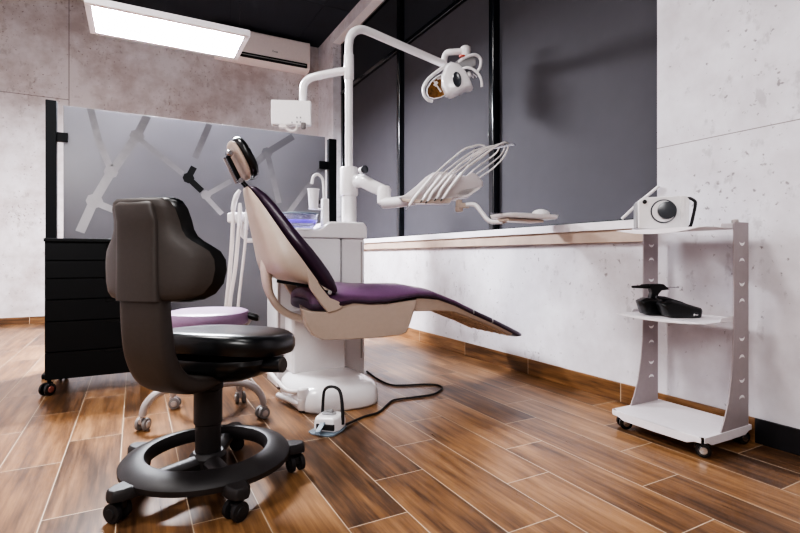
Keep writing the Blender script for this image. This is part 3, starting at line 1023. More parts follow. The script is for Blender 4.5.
# top deck with raised right end
zl = PY(300, 229, UY0).z
zh = PY(345, 222, UY0).z
pr = [(UX0 - 0.015, zt), (UX1 + 0.012, zt), (UX1 + 0.012, zh - 0.03), (UX1 - 0.01, zh), (PY(330, 222, UY0).x, zh), (PY(322, 228, UY0).x, zl + 0.012), (PY(318, 229, UY0).x, zl), (UX0 - 0.015, zl)]
MB().prism([(x, UY0 - 0.012, z) for x, z in pr], (0, UY1 - UY0 + 0.03, 0)).build('top_deck', 'white_plastic', du, bevel=0.01, seg=3)
# spittoon bowl
cb = PY(299, 226, UY0 + 0.10)
cb.z = zl - 0.002
br = 0.118
bw = MB().lathe([(0.03, 0.0), (0.075, 0.006), (br - 0.012, 0.03), (br - 0.003, 0.07), (br, 0.10), (br - 0.006, 0.10), (br - 0.012, 0.07), (br - 0.024, 0.034), (0.07, 0.012), (0.03, 0.008)], cb, n=36).build('spittoon_bowl', 'bowl_glass', du)
MB().lathe([(br - 0.026, 0.040), (br - 0.004, 0.0565), (br - 0.004, 0.060), (br - 0.026, 0.043)], cb, n=36, caps=False).build('bowl_light', 'purple_light', bw)
MB().lathe([(br - 0.004, 0.098), (br + 0.003, 0.101), (br + 0.003, 0.106), (br - 0.004, 0.108), (br - 0.010, 0.102)], cb, n=36, caps=False).build('bowl_rim', 'steel_blue', bw)
MB().lathe([(0.10, -0.008), (0.12, -0.004), (0.12, 0.004), (0.09, 0.012)], cb, n=36).build('bowl_seat', 'white_gloss', du)
# faucet tower + cup filler
fx = PY(325, 200, UY0 + 0.07)
q = MB()
za, zb2 = zl - 0.004, PY(325, 199, UY0 + 0.07).z
q.loft([[V((fx.x + 0.024 * w * sg(math.cos(a), 0.5), fx.y + 0.028 * w * sg(math.sin(a), 0.5), z)) for a in [2 * math.pi * k / 20 for k in range(20)]] for z, w in ((za, 1.15), (za + 0.04, 1.0), (zb2 - 0.006, 0.92), (zb2, 0.8))])
q.build('faucet_tower', 'white_plastic', du)
sp_ = catmull([PY(324, 200, fx.y), PY(323.5, 186, fx.y), PY(322.5, 179, fx.y), PY(319.5, 175.2, fx.y), PY(316, 174.6, fx.y), PY(313, 177.5, fx.y), PY(312, 184, fx.y)], 5)
MB().tube(sp_, 0.009, 12).build('faucet_spout', 'white_gloss', du)
q = MB()
q.box(PY(320, 202, fx.y - 0.025), (0.008, 0.008, 0.022))
q.build('fill_button', 'rubber_dark', du)
# collar, column, pole
pxz = lambda y: PD(349, y, 3.314).z
pole = PD(349, 200, 3.314)
PX0, PY0 = pole.x, pole.y
MB().lathe([(0.05, zh - 0.003), (0.05, pxz(195))], (PX0, PY0, 0), n=28).build('column_sleeve', 'white_plastic', du)
MB().lathe([(0.056, pxz(196)), (0.061, pxz(194)), (0.061, pxz(169)), (0.056, pxz(167.5))], (PX0, PY0, 0), n=28).build('column_collar', 'white_plastic', du)
MB().lathe([(0.027, pxz(169)), (0.027, pxz(80))], (PX0, PY0, 0), n=24).build('pole', 'white_gloss', du)
MB().lathe([(0.030, pxz(80)), (0.034, pxz(79)), (0.034, pxz(55)), (0.029, pxz(54))], (PX0, PY0, 0), n=24).build('pole_joint', 'white_gloss', du)
LD = 3.72
top = [V((PX0, PY0, pxz(56))), V((PX0, PY0, pxz(44))), PD(350.5, 37, 3.325), PD(355, 31.5, 3.34), PD(362, 29.6, 3.37), PD(371, 32.5, 3.41), PD(385, 38.6, 3.47), PD(410, 49.5, 3.58), PD(443, 63.8, LD)]
MB().tube(catmull(top, 6), 0.029, 16).build('lamp_arm', 'white_gloss', du)
lb = [V((PX0, PY0, pxz(70.5))), PD(335, 72.5, 3.31), PD(318, 76, 3.32), PD(309, 79, 3.33), PD(304.5, 84, 3.34), PD(303.3, 92, 3.34), PD(303.3, 103, 3.34)]
MB().tube(catmull(lb, 6), 0.026, 16).build('monitor_arm', 'white_gloss', du)

# white connection box on the left arm
bc = PD(291.5, 113.5, 3.30)
tb = thing('junction_box', bc, 'white equipment box hanging on the short left arm of the pole', 'box')
RB = Matrix.Rotation(RZ + 0.10, 3, 'Z')
MB().box(bc, (0.262, 0.055, 0.165), RB).build('box_housing', 'white_plastic', tb, bevel=0.008, seg=3)
q = MB()
for px, py in ((292, 122.5), (297, 122), (300.5, 122), (297, 117.5), (300.5, 117.5)):
    q.box(PD(px, py, 3.262), (0.008, 0.012, 0.008), RB)
q.build('buttons', 'grey_plastic', tb)
q = MB()
q.box(PD(283, 126.5, 3.29), (0.05, 0.04, 0.02), RB)
q.tube(catmull([PD(284, 126, 3.285), PD(287, 129, 3.285), PD(292, 131.2, 3.285), (PD(296, 129.5, 3.285)), PD(297, 125, 3.285)], 6), 0.008, 10)
q.build('cable_loop', 'hose_white', tb)
MB().lathe([(0.016, 0), (0.016, 0.035), (0.012, 0.04)], PD(303.5, 123, 3.28), (0, 0, -1), 14).build('plug', 'rubber_grey', tb)

# white cup
cp = PY(313.5, 208, UY0 + 0.07)
q = MB()
q.lathe([(0.026, 0), (0.028, 0.002), (0.0365, 0.115), (0.039, 0.117), (0.038, 0.122), (0.035, 0.122), (0.034, 0.115), (0.026, 0.006)], cp, n=28)
cup = q.build('paper_cup', 'paper_white')
tag(cup, 'white drinking cup under the filler spout of the dental unit', 'cup')
MB().lathe([(0.03, -0.010), (0.032, -0.001)], cp, n=20).tube([cp + V((0.028, 0, -0.006)), V((fx.x - 0.0, fx.y, cp.z - 0.006))], 0.006, 8).build('cup_rest', 'white_plastic', du)

# suction holder with hoses on the left of the unit
hd = PD(240, 218, 3.0)
th_ = thing('suction_holder', hd, 'white holder block with a support arm reaching left from the dental unit', 'holder')
q = MB()
q.box(hd, (0.145, 0.05, 0.062), Matrix.Rotation(RZ, 3, 'Z'))
q.build('holder_block', 'white_plastic', th_, bevel=0.012, seg=3)
q = MB()
ap = PD(243, 240.5, 3.03)
q.tube([hd + V((0.03, 0.02, -0.02)), V((hd.x + 0.02, hd.y + 0.03, ap.z + 0.03)), V((hd.x + 0.05, hd.y + 0.03, ap.z)), V((UX0 - 0.002, hd.y + 0.01, ap.z))], 0.014, 10)
q.build('holder_arm', 'white_plastic', th_)
hs = [((232, 234.5), (231.5, 236, 239), (231, 228, 226), 'thick white suction hose hanging leftmost in the holder', 0.016), ((239.5, 0), (0, 0, 0), (0, 0, 0), '', 0.014), ((247, 0), (0, 0, 0), (0, 0, 0), '', 0.010)]
hoses = [
    ('white suction hose with tall curved tip hanging leftmost in the holder', [(240, 190), (236, 197), (233.5, 208), (233, 222), (231.5, 250), (229, 280), (226, 312), (226, 345), (236, 372), (250, 387)], 0.0155, 0.012),
    ('white suction hose with short upright handpiece hanging in the middle of the holder', [(240, 203), (240, 210), (239.5, 222), (237.5, 245), (235, 270), (231, 295), (229, 318), (230, 345), (240, 374), (256, 389)], 0.013, 0.0115),
    ('thin white syringe hose hanging rightmost in the holder beside the chair back', [(247, 209), (247, 216), (246.5, 226), (244.5, 250), (241, 280), (238, 308), (237, 335), (244, 368), (258, 388)], 0.011, 0.0085)]
for k, (lab, pts, r0, r1) in enumerate(hoses):
    dd = 2.955 - 0.004 * k
    P = catmull([PD(x, y, dd) for x, y in pts], 5)
    # the hose end settles on the floor toward the base
    for p in P:
        p.z = max(p.z, 0.014)
    t = thing('suction_hose', P[0], lab, 'hose', 'hoses in the suction holder')
    nh = 12
    MB().tube(P[nh - 2:], r1, 10).build('hose', 'hose_white', t)
    MB().tube(P[:nh], [lerp(r0 * 0.6, r0, min(1, i / 4)) for i in range(nh)], 12).build('handpiece', 'white_gloss', t)

# ------------------------------------------------------------------ operating lamp
lp_ = thing('operating_lamp', PD(452, 80, 3.7), 'white dental operating lamp with amber reflector on the end of the long pole arm', 'lamp')
D0 = 3.70
Q = lambda x, y, dd=0.0: PD(x, y, D0 + dd)
q = MB()
q.tube(catmull([Q(444, 66, 0.02), Q(444.5, 58, 0.02), Q(447, 53, 0.0), Q(453, 52, -0.02), Q(462, 51.5, -0.03)], 5), 0.024, 12)
q.build('knuckle', 'white_plastic', lp_)
q = MB()
q.lathe([(0.030, -0.055), (0.034, -0.04), (0.038, -0.012), (0.040, 0.0), (0.037, 0.014), (0.022, 0.026), (0.006, 0.03)], Q(465.5, 49.5, -0.03), n=20)
q.build('ball_joint', 'white_plastic', lp_)
MB().lathe([(0.022, 0), (0.022, 0.012)], Q(462, 55.5, -0.06), (0, 0, -1), 12).build('joint_ring', 'red_mark', lp_)
q = MB()
yk = [(455, 62), (461, 57), (470, 55), (476, 58), (476, 65), (470, 69), (462, 69)]
q.prism([Q(x, y, -0.05) for x, y in yk], f_ * 0.10)
q.build('yoke', 'grey_plastic', lp_, bevel=0.008)
# main housing
hs_ = [(449.5, 63.5), (444, 69), (441, 77), (441, 87), (445, 95), (451, 97.5), (459, 94), (466, 90.5), (472.5, 89.5), (470, 82), (465, 73), (458, 66)]
P = [Q(x, y) for x, y in hs_]
cen = sum(P, V()) / len(P)
rg = []
for dd, sc in ((-0.075, 0.78), (-0.065, 0.92), (-0.03, 1.0), (0.03, 1.0), (0.07, 0.93), (0.085, 0.78)):
    rg.append([cen + (p - cen) * sc + f_ * dd for p in P])
MB().loft(rg).build('lamp_housing', 'white_gloss', lp_, ang=60)
c = Q(457, 79.5, -0.078)
q = MB()
uu, vv = V((r_.x, r_.y, 0)) * 0.030 + V((0, 0, 0.012)), V((0, 0, 0.055)) - V((r_.x, r_.y, 0)) * 0.012
q.loft([[c + f_ * dz + (uu * math.cos(a) + vv * math.sin(a)) * sc for a in [2 * math.pi * k / 24 for k in range(24)]] for dz, sc in ((0.01, 1.0), (-0.004, 1.0), (-0.006, 0.9), (-0.001, 0.6))])
q.build('lens_port', 'lens_dark', lp_)
# reflector dish (concave, amber) and its rim loop
dish = [(444, 73), (438, 75.5), (431, 81), (427, 87.5), (426.5, 93), (428.5, 97.5), (434, 99), (441, 97.5), (446, 95), (443, 85)]
P = [Q(x, y, -0.02) for x, y in dish]
cen = sum(P, V()) / len(P)
rg = [[cen + (p - cen) * sc + f_ * dd for p in P] for dd, sc in ((0.0, 1.0), (0.03, 0.96), (0.055, 0.8), (0.07, 0.4), (0.062, 0.38), (0.045, 0.72), (0.02, 0.88), (-0.004, 0.93))]
rg.append(rg[0])
MB().loft(rg, caps=False).build('reflector_back', 'white_gloss', lp_, ang=60)
rg2 = [[cen + (p - cen) * sc + f_ * dd for p in P] for dd, sc in ((0.02, 0.90), (0.046, 0.72), (0.058, 0.38), (0.062, 0.05))]
MB().loft(rg2).build('reflector', 'amber', lp_, ang=60)
q = MB()
q.tube([Q(433, 80, 0.0), Q(441, 92, 0.0)], 0.006, 8).tube([Q(437, 79, 0.0), Q(441, 78, 0.0), Q(443, 82, 0.0)], 0.008, 8).tube([Q(434.5, 86, 0.0), Q(437, 82, 0.0)], 0.012, 10)
q.build('bulb_holder', 'white_plastic', lp_)
rim = catmull([Q(452, 63.5, -0.03), Q(444, 67, -0.04), Q(436, 72.5, -0.05), Q(428, 79.5, -0.06), Q(423.6, 87.5, -0.06), Q(424.3, 95, -0.06), Q(428, 99.8, -0.05), Q(432.5, 101.3, -0.04)], 5)
MB().tube(rim, 0.013, 10).build('shield_rim', 'white_gloss', lp_)
MB().tube(catmull([Q(456, 65, -0.03), Q(462, 59.5, -0.05), Q(469, 56, -0.06), Q(475, 54.8, -0.06), Q(479.5, 57.5, -0.05), Q(481, 62, -0.05), Q(479.5, 68.5, -0.04), Q(476.5, 72, -0.03)], 5), 0.0125, 10).build('handle', 'white_gloss', lp_)
MB().tube(catmull([Q(462, 69, -0.06), Q(467, 67.5, -0.08), Q(472.5, 69, -0.09), Q(478, 73.5, -0.09), Q(481.3, 80, -0.09), Q(482, 87, -0.08)], 5), 0.0105, 10).build('handle', 'white_gloss', lp_)
q = MB()
q.lathe([(0.016, -0.02), (0.018, 0), (0.012, 0.02)], Q(469, 74.5, -0.04), n=12).tube([Q(469, 74, -0.03), Q(474, 78, -0.03), Q(473, 74, -0.03), Q(477, 77, -0.03)], 0.006, 8)
q.build('handle_knob', 'white_plastic', lp_)

# ------------------------------------------------------------------ delivery unit
dl = thing('delivery_unit', PD(435, 195, 3.05), 'white swing-arm dental delivery head in front of the window', 'delivery unit')
a0 = V((PX0, PY0, PD(349, 182, 3.314).z))
arm1 = catmull([a0 + V((0.03, -0.03, 0)), PD(362, 181, 3.23), PD(372, 186, 3.2), PD(383, 191, 3.17)], 5)
MB().tube(arm1, [lerp(0.048, 0.04, i / (len(arm1) - 1)) for i in range(len(arm1))], 14, flat=0.8).build('arm', 'white_gloss', dl)
q = MB()
e0, e1_ = PD(384, 188, 3.165), PD(383.5, 205, 3.165)
q.lathe([(0.03, 0.0), (0.044, 0.012), (0.045, e0.z - e1_.z - 0.012), (0.034, e0.z - e1_.z + 0.012)], (e0.x, e0.y, e1_.z), n=22)
q.build('elbow', 'white_plastic', dl)
MB().tube(catmull([PD(383, 203, 3.15), PD(392, 202.6, 3.12), PD(402, 201.5, 3.08), PD(414, 199.5, 3.04)], 4), 0.036, 14).build('arm', 'white_gloss', dl)
kb = PD(363, 170, 3.17)
MB().lathe([(0.02, -0.03), (0.022, 0.0), (0.022, 0.022), (0.014, 0.026)], kb, tuple((-f_ + r_ * 0.6)), 18).build('brake_knob', 'white_plastic', dl)
MB().lathe([(0.024, -0.006), (0.026, 0.0), (0.026, 0.006), (0.020, 0.009)], kb + (-f_ + r_ * 0.6).normalized() * 0.02, tuple((-f_ + r_ * 0.6)), 18).build('brake_cap', 'lens_dark', dl)
# head: white wedge
hd_ = [(399, 198.8), (406, 195), (416, 187), (425, 178.5), (432, 174.2), (438, 173.3), (447, 174), (457, 177), (466, 177.5), (472, 174), (477, 177.5), (481.5, 182.5), (481.5, 187.5), (476, 191.5), (469, 196.5), (461, 199), (453, 199.5), (450, 203), (440, 203.8), (410, 203.3), (402, 202)]
P = [PD(x, y, 3.06) for x, y in hd_]
cen = sum(P, V()) / len(P)
rg = [[cen + (p - cen) * sc + f_ * dd for p in P] for dd, sc in ((-0.085, 0.90), (-0.075, 0.97), (-0.05, 1.0), (0.08, 0.99), (0.12, 0.95), (0.13, 0.86))]
MB().loft(rg).build('delivery_head', 'head_grey', dl, ang=50)
q = MB()
lip = [(401, 198.6), (420, 199.6), (437, 199.2), (452, 198), (450, 202.6), (440, 203.2), (411, 202.8), (403, 201.4)]
q.prism([PD(x, y, 2.955) for x, y in lip], f_ * 0.03)
q.build('holder_rail', 'shell_beige', dl, bevel=0.004)
sc1 = [(456, 192.5), (464, 188), (476, 186.5), (481, 188), (476, 191.5), (468, 196.5), (458, 197.5)]
MB().prism([PD(x, y, 2.975) for x, y in sc1], f_ * 0.02).build('side_scoop', 'white_plastic', dl, bevel=0.006)
q = MB()
jt = PD(459, 203, 3.02)
q.lathe([(0.016, 0.02), (0.02, 0.012), (0.02, -0.02), (0.024, -0.024), (0.024, -0.05), (0.018, -0.054)], jt, n=18)
q.box(PD(464, 205.5, 3.0), (0.06, 0.035, 0.03), Matrix.Rotation(RZ, 3, 'Z'))
q.build('tray_joint', 'shell_beige', dl, bevel=0.003)
# tray arm and tray (separate lift-off tray things)
TYN, TYF, TX0, TX1 = 2.13, 2.36, 1.87, 2.255
tz = 1.022
arm = catmull([PD(466, 204.8, 2.98), PD(473, 204.3, 2.97), PD(477, 206.5, 2.96), PD(482, 213, 2.95), PD(487, 219.2, 2.94), PD(492, 221.8, 2.93), PD(503, 222, 2.90)], 5)
MB().tube(arm, 0.0135, 12).build('tray_arm', 'white_gloss', dl)
q = MB()
p0 = arm[-1]
q.box2((TX0 + 0.02, TYN + 0.06, tz - 0.02), (TX1 - 0.09, TYF - 0.06, tz - 0.004))
q.tube([p0, V((TX0 + 0.05, (TYN + TYF) / 2, tz - 0.012))], 0.012, 10)
q.build('tray_bracket', 'shell_beige', dl, bevel=0.003)
ty = thing('instrument_tray', ((TX0 + TX1) / 2, (TYN + TYF) / 2, tz), 'flat white instrument tray held over the windowsill on the delivery arm', 'tray')
q = MB()
zz = tz + 0.004
outer = [V(((TX0 + TX1) / 2 + (TX1 - TX0) / 2 * sg(math.cos(a), 0.3), (TYN + TYF) / 2 + (TYF - TYN) / 2 * sg(math.sin(a), 0.3), 0)) for a in [2 * math.pi * k / 36 for k in range(36)]]
cen = V(((TX0 + TX1) / 2, (TYN + TYF) / 2, 0))
q.loft([[cen + (p - cen) * sc + V((0, 0, h)) for p in outer] for h, sc in ((zz - 0.004, 0.93), (zz - 0.002, 0.96), (zz + 0.018, 1.0), (zz + 0.02, 1.0), (zz + 0.02, 0.985), (zz + 0.003, 0.94))])
q.build('tray_pan', 'white_plastic', ty, ang=60)
q = MB()
q.tube([PD(491, 216.5, 2.80), PD(505, 215.5, 2.86), PD(519, 214.5, 2.92)], 0.005, 8)
sm = q.build('dental_mirror', 'steel')
for v in sm.data.vertices:
    v.co.z = zz + 0.022 + 0.002 * math.sin(v.co.x * 30) + (v.co.z - PD(505, 215.5, 2.86).z) * 0.3
tag(sm, 'slim steel hand instrument lying across the white tray', 'instrument')
q = MB()
nc = PD(541, 215, 2.93)
q.loft([[V((nc.x + 0.06 * sc * math.cos(a), nc.y + 0.045 * sc * math.sin(a), zz + 0.0215 + h)) for a in [2 * math.pi * k / 14 for k in range(14)]] for h, sc in ((0, 1.0), (0.012, 0.95), (0.024 , 0.7), (0.03, 0.3))])
tag(q.build('folded_napkin', 'paper_white'), 'crumpled white napkin resting on the instrument tray', 'napkin')

# handpieces with their hoses
tips = [((408.5, 206), (417, 194.5), (432, 176.5)), ((422, 200.5), (428, 192), (441, 175.5)), ((427, 201.5), (433, 192), (447, 176)), ((435.8, 199), (441, 190), (452, 175.5)), ((442, 199.3), (450, 188), (461.5, 173))]
arcs = [[(447, 163), (463, 150), (472, 146.6), (480, 145), (485, 147), (480, 152), (462, 163), (452, 173)],
        [(453, 165), (470, 153), (482, 148), (488, 147), (490, 150), (484, 156), (468, 167), (458, 176)],
        [(459, 165), (474, 154), (488, 147), (495, 146), (499, 148), (494, 155), (476, 168), (466, 177)],
        [(464, 166), (480, 154), (495, 145.5), (502, 144), (505, 147), (500, 156), (485, 168), (474, 176)],
        [(470, 165), (486, 153), (500, 144), (506, 142.5), (508.5, 146), (503, 158), (492, 169), (479, 178)]]
labs = ['leftmost handpiece with downward needle tip on the delivery head', 'second handpiece from the left in the delivery head row', 'middle handpiece of the five in the delivery head row', 'fourth handpiece from the left in the delivery head row', 'rightmost handpiece of the delivery head row, nearest the tray arm']
for k, (tp, ar, lab) in enumerate(zip(tips, arcs, labs)):
    da, db = 2.925, 2.945 + 0.005 * k
    P = [PD(tp[0][0], tp[0][1], da - 0.015), PD(tp[0][0] + 2.5, tp[0][1] - 3.2, da), PD(tp[1][0], tp[1][1], da), PD(tp[2][0], tp[2][1], da)]
    t = thing('dental_handpiece', P[1], 'slim white ' + lab, 'handpiece', 'handpieces on the delivery head')
    R0 = catmull(P, 4)
    MB().tube(R0, [lerp(0.004, 0.0092, min(1, i / 5)) for i in range(len(R0))], 10).build('handpiece_body', 'white_gloss', t)
    MB().tube([P[0], P[0] + (P[0] - P[1]).normalized() * (0.03 if k == 0 else 0.016)], [0.005, 0.004], 8).build('handpiece_tip', 'steel' if k == 0 else 'rubber_dark', t)
    H = catmull([P[-1]] + [PD(x, y, lerp(da, 3.10 + 0.01 * k, j / (len(ar) - 1))) for j, (x, y) in enumerate(ar)], 5)
    MB().tube(H, 0.0052, 8).build('hose', 'hose_grey' if k % 2 else 'hose_white', t)
q = MB()
q.tube([PD(474, 149.5, 2.99), PD(484, 148.5, 3.0), PD(496, 147.5, 3.01), PD(507, 145, 3.02), PD(513.5, 144.5, 3.03)], 0.008, 8)
q.lathe([(0.006, -0.012), (0.01, 0), (0.006, 0.012)], PD(513.5, 144.5, 3.03), (1, 0, 0), 10)
q.tube(catmull([PD(474, 149.5, 2.99), PD(471, 158, 3.05), PD(465, 170, 3.1), PD(458, 178, 3.1)], 4), 0.005, 8)
q.build('hose_carrier', 'steel', dl)

# ------------------------------------------------------------------ foot pedal with cord
pc = PZ(329, 432, 0.0)
pe = thing('foot_pedal', pc, 'white foot control with black hoop handle and cord on the floor before the chair base', 'foot pedal')
RP = RZ - 0.25
TP = Matrix.Translation(pc) @ Matrix.Rotation(RP, 4, 'Z')
q = MB(TP)
bs = [(-0.085, -0.035), (-0.06, -0.055), (0.02, -0.065), (0.045, -0.05), (0.06, 0.02), (0.055, 0.085), (-0.04, 0.09), (-0.075, 0.03)]
q.prism([(x, y, 0.0) for x, y in bs], (0, 0, 0.009))
q.build('base_plate', 'steel_blue', pe, bevel=0.003)
q = MB(TP)
body = [(-0.065, -0.02), (-0.045, -0.03), (0.035, -0.03), (0.052, 0.0), (0.055, 0.07), (0.03, 0.085), (-0.045, 0.085), (-0.068, 0.04)]
cx_, cy_ = -0.005, 0.03
q.loft([[V((cx_ + (x - cx_) * sc, cy_ + (y - cy_) * sc, z)) for x, y in body] for z, sc in ((0.009, 1.0), (0.045, 1.0), (0.066, 0.93), (0.074, 0.78))])
q.build('pedal_body', 'white_gloss', pe, bevel=0.006, seg=3)
q = MB(TP)
q.box((-0.005, -0.031, 0.032), (0.085, 0.012, 0.026))
q.build('pedal_slot', 'rubber_dark', pe, bevel=0.002)
q = MB(TP)
q.prism([(-0.03, -0.025, 0.045), (-0.005, -0.025, 0.048), (-0.012, -0.075, 0.018), (-0.038, -0.075, 0.014)], (0, 0, 0.008))
q.build('pedal_lever', 'steel_blue', pe, bevel=0.003)
q = MB(TP)
q.loft([[V((-0.012 + 0.034 * sc * sg(math.cos(a), 0.7), 0.03 + 0.026 * sc * sg(math.sin(a), 0.7), z)) for a in [2 * math.pi * k / 20 for k in range(20)]] for z, sc in ((0.073, 1.0), (0.079, 0.95), (0.082, 0.7))])
q.tube([(-0.024, 0.03, 0.084), (0.006, 0.03, 0.086)], [0.006, 0.009], 8)
q.build('selector_button', 'grey_plastic', pe)
q = MB(TP)
hpts = catmull([(-0.052, 0.045, 0.05), (-0.050, 0.05, 0.13), (-0.044, 0.052, 0.172), (-0.022, 0.052, 0.190), (0.012, 0.05, 0.190), (0.036, 0.045, 0.172), (0.050, 0.035, 0.12), (0.056, 0.028, 0.03)], 5)
q.tube(hpts, 0.0068, 8, flat=1.3)
q.build('hoop_handle', 'rubber_dark', pe)
cord = catmull([TP @ V((0.045, 0.06, 0.012))] + [PZ(x, y, 0.006) for x, y in ((363, 417), (378, 412.5), (387, 405), (394, 400), (412, 397.5), (432, 394.5), (442, 389), (438, 385.2), (424, 384.3), (404, 385.3), (390, 384.5), (378, 379), (367, 371))], 5)
MB().tube(cord, 0.0055, 8).build('pedal_cord', 'rubber_dark', pe)

# ------------------------------------------------------------------ instrument cart
KX0, KX1, KY0, KY1 = 1.96, 2.312, 1.128, 1.555
zd = 0.083
ct = thing('instrument_cart', ((KX0 + KX1) / 2, (KY0 + KY1) / 2, 0), 'white metal three-tier rolling cart with crescent-pierced side panels against the wall', 'cart')
q = MB()
out = [(KX0 + 0.03, KY0), (KX1, KY0), (KX1, KY1), (KX0 + 0.03, KY1), (KX0 + 0.008, KY1 - 0.03), (KX0, (KY0 + KY1) / 2 + 0.1), (KX0, (KY0 + KY1) / 2 - 0.1), (KX0 + 0.008, KY0 + 0.03)]
q.prism([(x, y, zd - 0.004) for x, y in out], (0, 0, 0.004))
# skirts with cut-back underside
sk = [(0.0, 0.0), (1.0, 0.0), (1.0, -0.022), (0.93, -0.024), (0.86, -0.036), (0.5, -0.038), (0.14, -0.036), (0.07, -0.024), (0.0, -0.022)]
q.prism([(KX0, lerp(KY0 + 0.01, KY1 - 0.01, u), zd + v) for u, v in sk], (0.004, 0, 0))
q.prism([(lerp(KX0 + 0.01, KX1, u), KY0, zd + v) for u, v in sk], (0, 0.004, 0))
q.prism([(lerp(KX0 + 0.01, KX1, u), KY1 - 0.004, zd + v) for u, v in sk], (0, 0.004, 0))
q.build('bottom_deck', 'cart_paint', ct, bevel=0.002)
for x, y, a in ((KX0 + 0.035, KY0 + 0.035, 2.2), (KX0 + 0.035, KY1 - 0.035, 2.6), (KX1 - 0.04, KY0 + 0.035, 2.9), (KX1 - 0.04, KY1 - 0.035, 2.2)):
    small_caster(ct, (x, y, 0), 0.029, a, 'frame_gloss', 'steel', 'black_metal', zd - 0.004, 0.018)


def side_panel(y, ztop, flip):
    X0, X1 = 2.182, 2.295
    pr = [(X1, zd - 0.001), (X1, ztop), (X0 + 0.006, ztop), (X0, ztop - 0.006), (X0, 0.50), (X0 - 0.004, 0.40), (X0 - 0.016, 0.30), (X0 - 0.038, 0.20), (X0 - 0.070, 0.125), (X0 - 0.095, zd - 0.001)]
    q = MB()
    q.prism([(x, y, z) for x, z in pr], (0, 0.005, 0))
    sp2 = q.build('side_panel', 'cart_paint_shaded', ct, bevel=0.0012)
    for i, z in enumerate([0.86, 0.775, 0.69, 0.605, 0.46, 0.37, 0.285, 0.20]):
        s_ = 1 if i % 2 else -1
        o1 = [V((2.242 + 0.019 * math.cos(math.pi * k / 12), y - 0.0008, z + s_ * 0.017 * math.sin(math.pi * k / 12))) for k in range(13)]
        o2 = [V((2.242 + 0.019 * math.cos(math.pi * k / 12), y - 0.0008, z + s_ * 0.006 * math.sin(math.pi * k / 12))) for k in range(12, -1, -1)]
        MB().prism(o1 + o2[1:-1], (0, 0.0066, 0)).build('crescent_slot', 'slot_lit_wall', sp2, smooth=False)  # solid crescent, brightness of the wall behind put into its colour
    return sp2


side_panel(KY0 + 0.004, 0.942, 0)
side_panel(KY1 - 0.012, 0.935, 1)


def shelf(z, name, lip):
    q = MB()
    ya, yb = KY0 + 0.009, KY1 - 0.012
    out = [(1.985, yb + 0.0), (1.975, yb - 0.03), (1.972, (ya + yb) / 2), (1.975, ya + 0.03), (1.985, ya - 0.002), (2.29, ya), (2.29, yb)]
    q.prism([(x, y, z - 0.003) for x, y in out], (0, 0, 0.003))
    # side lips folded up / front edge folded down in a bow
    q.prism([(2.09, ya, z), (2.28, ya, z), (2.28, ya, z + 0.022), (2.10, ya, z + 0.014)], (0, 0.003, 0))
    q.prism([(2.09, yb - 0.003, z), (2.28, yb - 0.003, z), (2.28, yb - 0.003, z + 0.022), (2.10, yb - 0.003, z + 0.014)], (0, 0.003, 0))
    fl = []
    for k in range(13):
        u = k / 12
        fl.append(V((1.9735, lerp(ya + 0.02, yb - 0.02, u), z - 0.003 - lip * math.sin(math.pi * u) ** 0.8)))
    top_ = [V((1.9735, lerp(ya + 0.02, yb - 0.02, k / 12), z - 0.002)) for k in range(12, -1, -1)]
    q.prism(fl + top_, (0.003, 0, 0))
    return q.build(name, 'cart_paint', ct, bevel=0.001)


ZS1, ZS2 = 0.918, 0.532
shelf(ZS1, 'shelf', 0.020)
shelf(ZS2, 'shelf', 0.010)
kn = PY(732, 222, KY0)
MB().lathe([(0.012, 0), (0.014, 0.004), (0.012, 0.014), (0.004, 0.016)], (2.21, KY0 + 0.014, 0.938), n=14).build('shelf_bolt', 'grey_metal', ct)

# ------------------------------------------------------------------ handheld X-ray camera on the top shelf
D1 = 2.20
xc = PD(661, 213, D1)
RX = RZ - 0.30
TX = Matrix.Translation(V((xc.x + 0.0, xc.y, ZS1))) @ Matrix.Rotation(RX, 4, 'Z')
# local: +x to the right in the picture, -y towards the camera
xr = thing('portable_xray', V((xc.x, xc.y, ZS1)), 'white handheld dental X-ray camera with round dark lens on the top cart shelf', 'X-ray camera')
q = MB(TX)
w2, h0, h1 = 0.102, 0.002, 0.146
ol = [(-w2 * 0.98, h0 + 0.006), (-w2 * 0.9, h0), (w2 * 0.9, h0), (w2 * 0.98, h0 + 0.012), (w2, h1 - 0.02), (w2 * 0.9, h1 - 0.004), (w2 * 0.55, h1), (w2 * 0.45, h1 - 0.002), (-w2 * 0.82, h1 - 0.004), (-w2, h1 - 0.02)]
q.prism([(x, -0.05, z) for x, z in ol], (0, 0.085, 0))
xb_ = q.build('camera_body', 'white_gloss', xr, bevel=0.010, seg=3)
q = MB(TX)
q.prism([(-w2 * 1.06, -0.042, h0 + 0.004), (-w2 * 0.9, -0.042, h0 + 0.004), (-w2 * 0.9, -0.042, h1 - 0.018), (-w2 * 1.06, -0.042, h1 - 0.026)], (0, 0.075, 0))
q.build('side_cover', 'grey_plastic', xr, bevel=0.006)
q = MB(TX)
q.box((0.075, -0.0505, 0.075), (0.018, 0.006, 0.135))
q.build('grip_rib', 'white_plastic', xr, bevel=0.003)
lc = V((0.0, -0.05, 0.078))
q = MB(TX)
q.lathe([(0.050, 0.0), (0.052, 0.004), (0.050, 0.0065), (0.047, 0.0055)], lc, (0, -1, 0), 40)
q.build('lens_ring', 'lens_dark', xr)
MB(TX).lathe([(0.0465, 0.004), (0.0465, 0.0072)], lc, (0, -1, 0), 40).build('lens_plate', 'white_gloss', xr)
MB(TX).lathe([(0.037, 0.004), (0.038, 0.018), (0.037, 0.022), (0.030, 0.0235)], lc + V((0.011, 0, 0.003)), (0, -1, 0), 36).build('exposure_cone', 'lens_dark', xr)
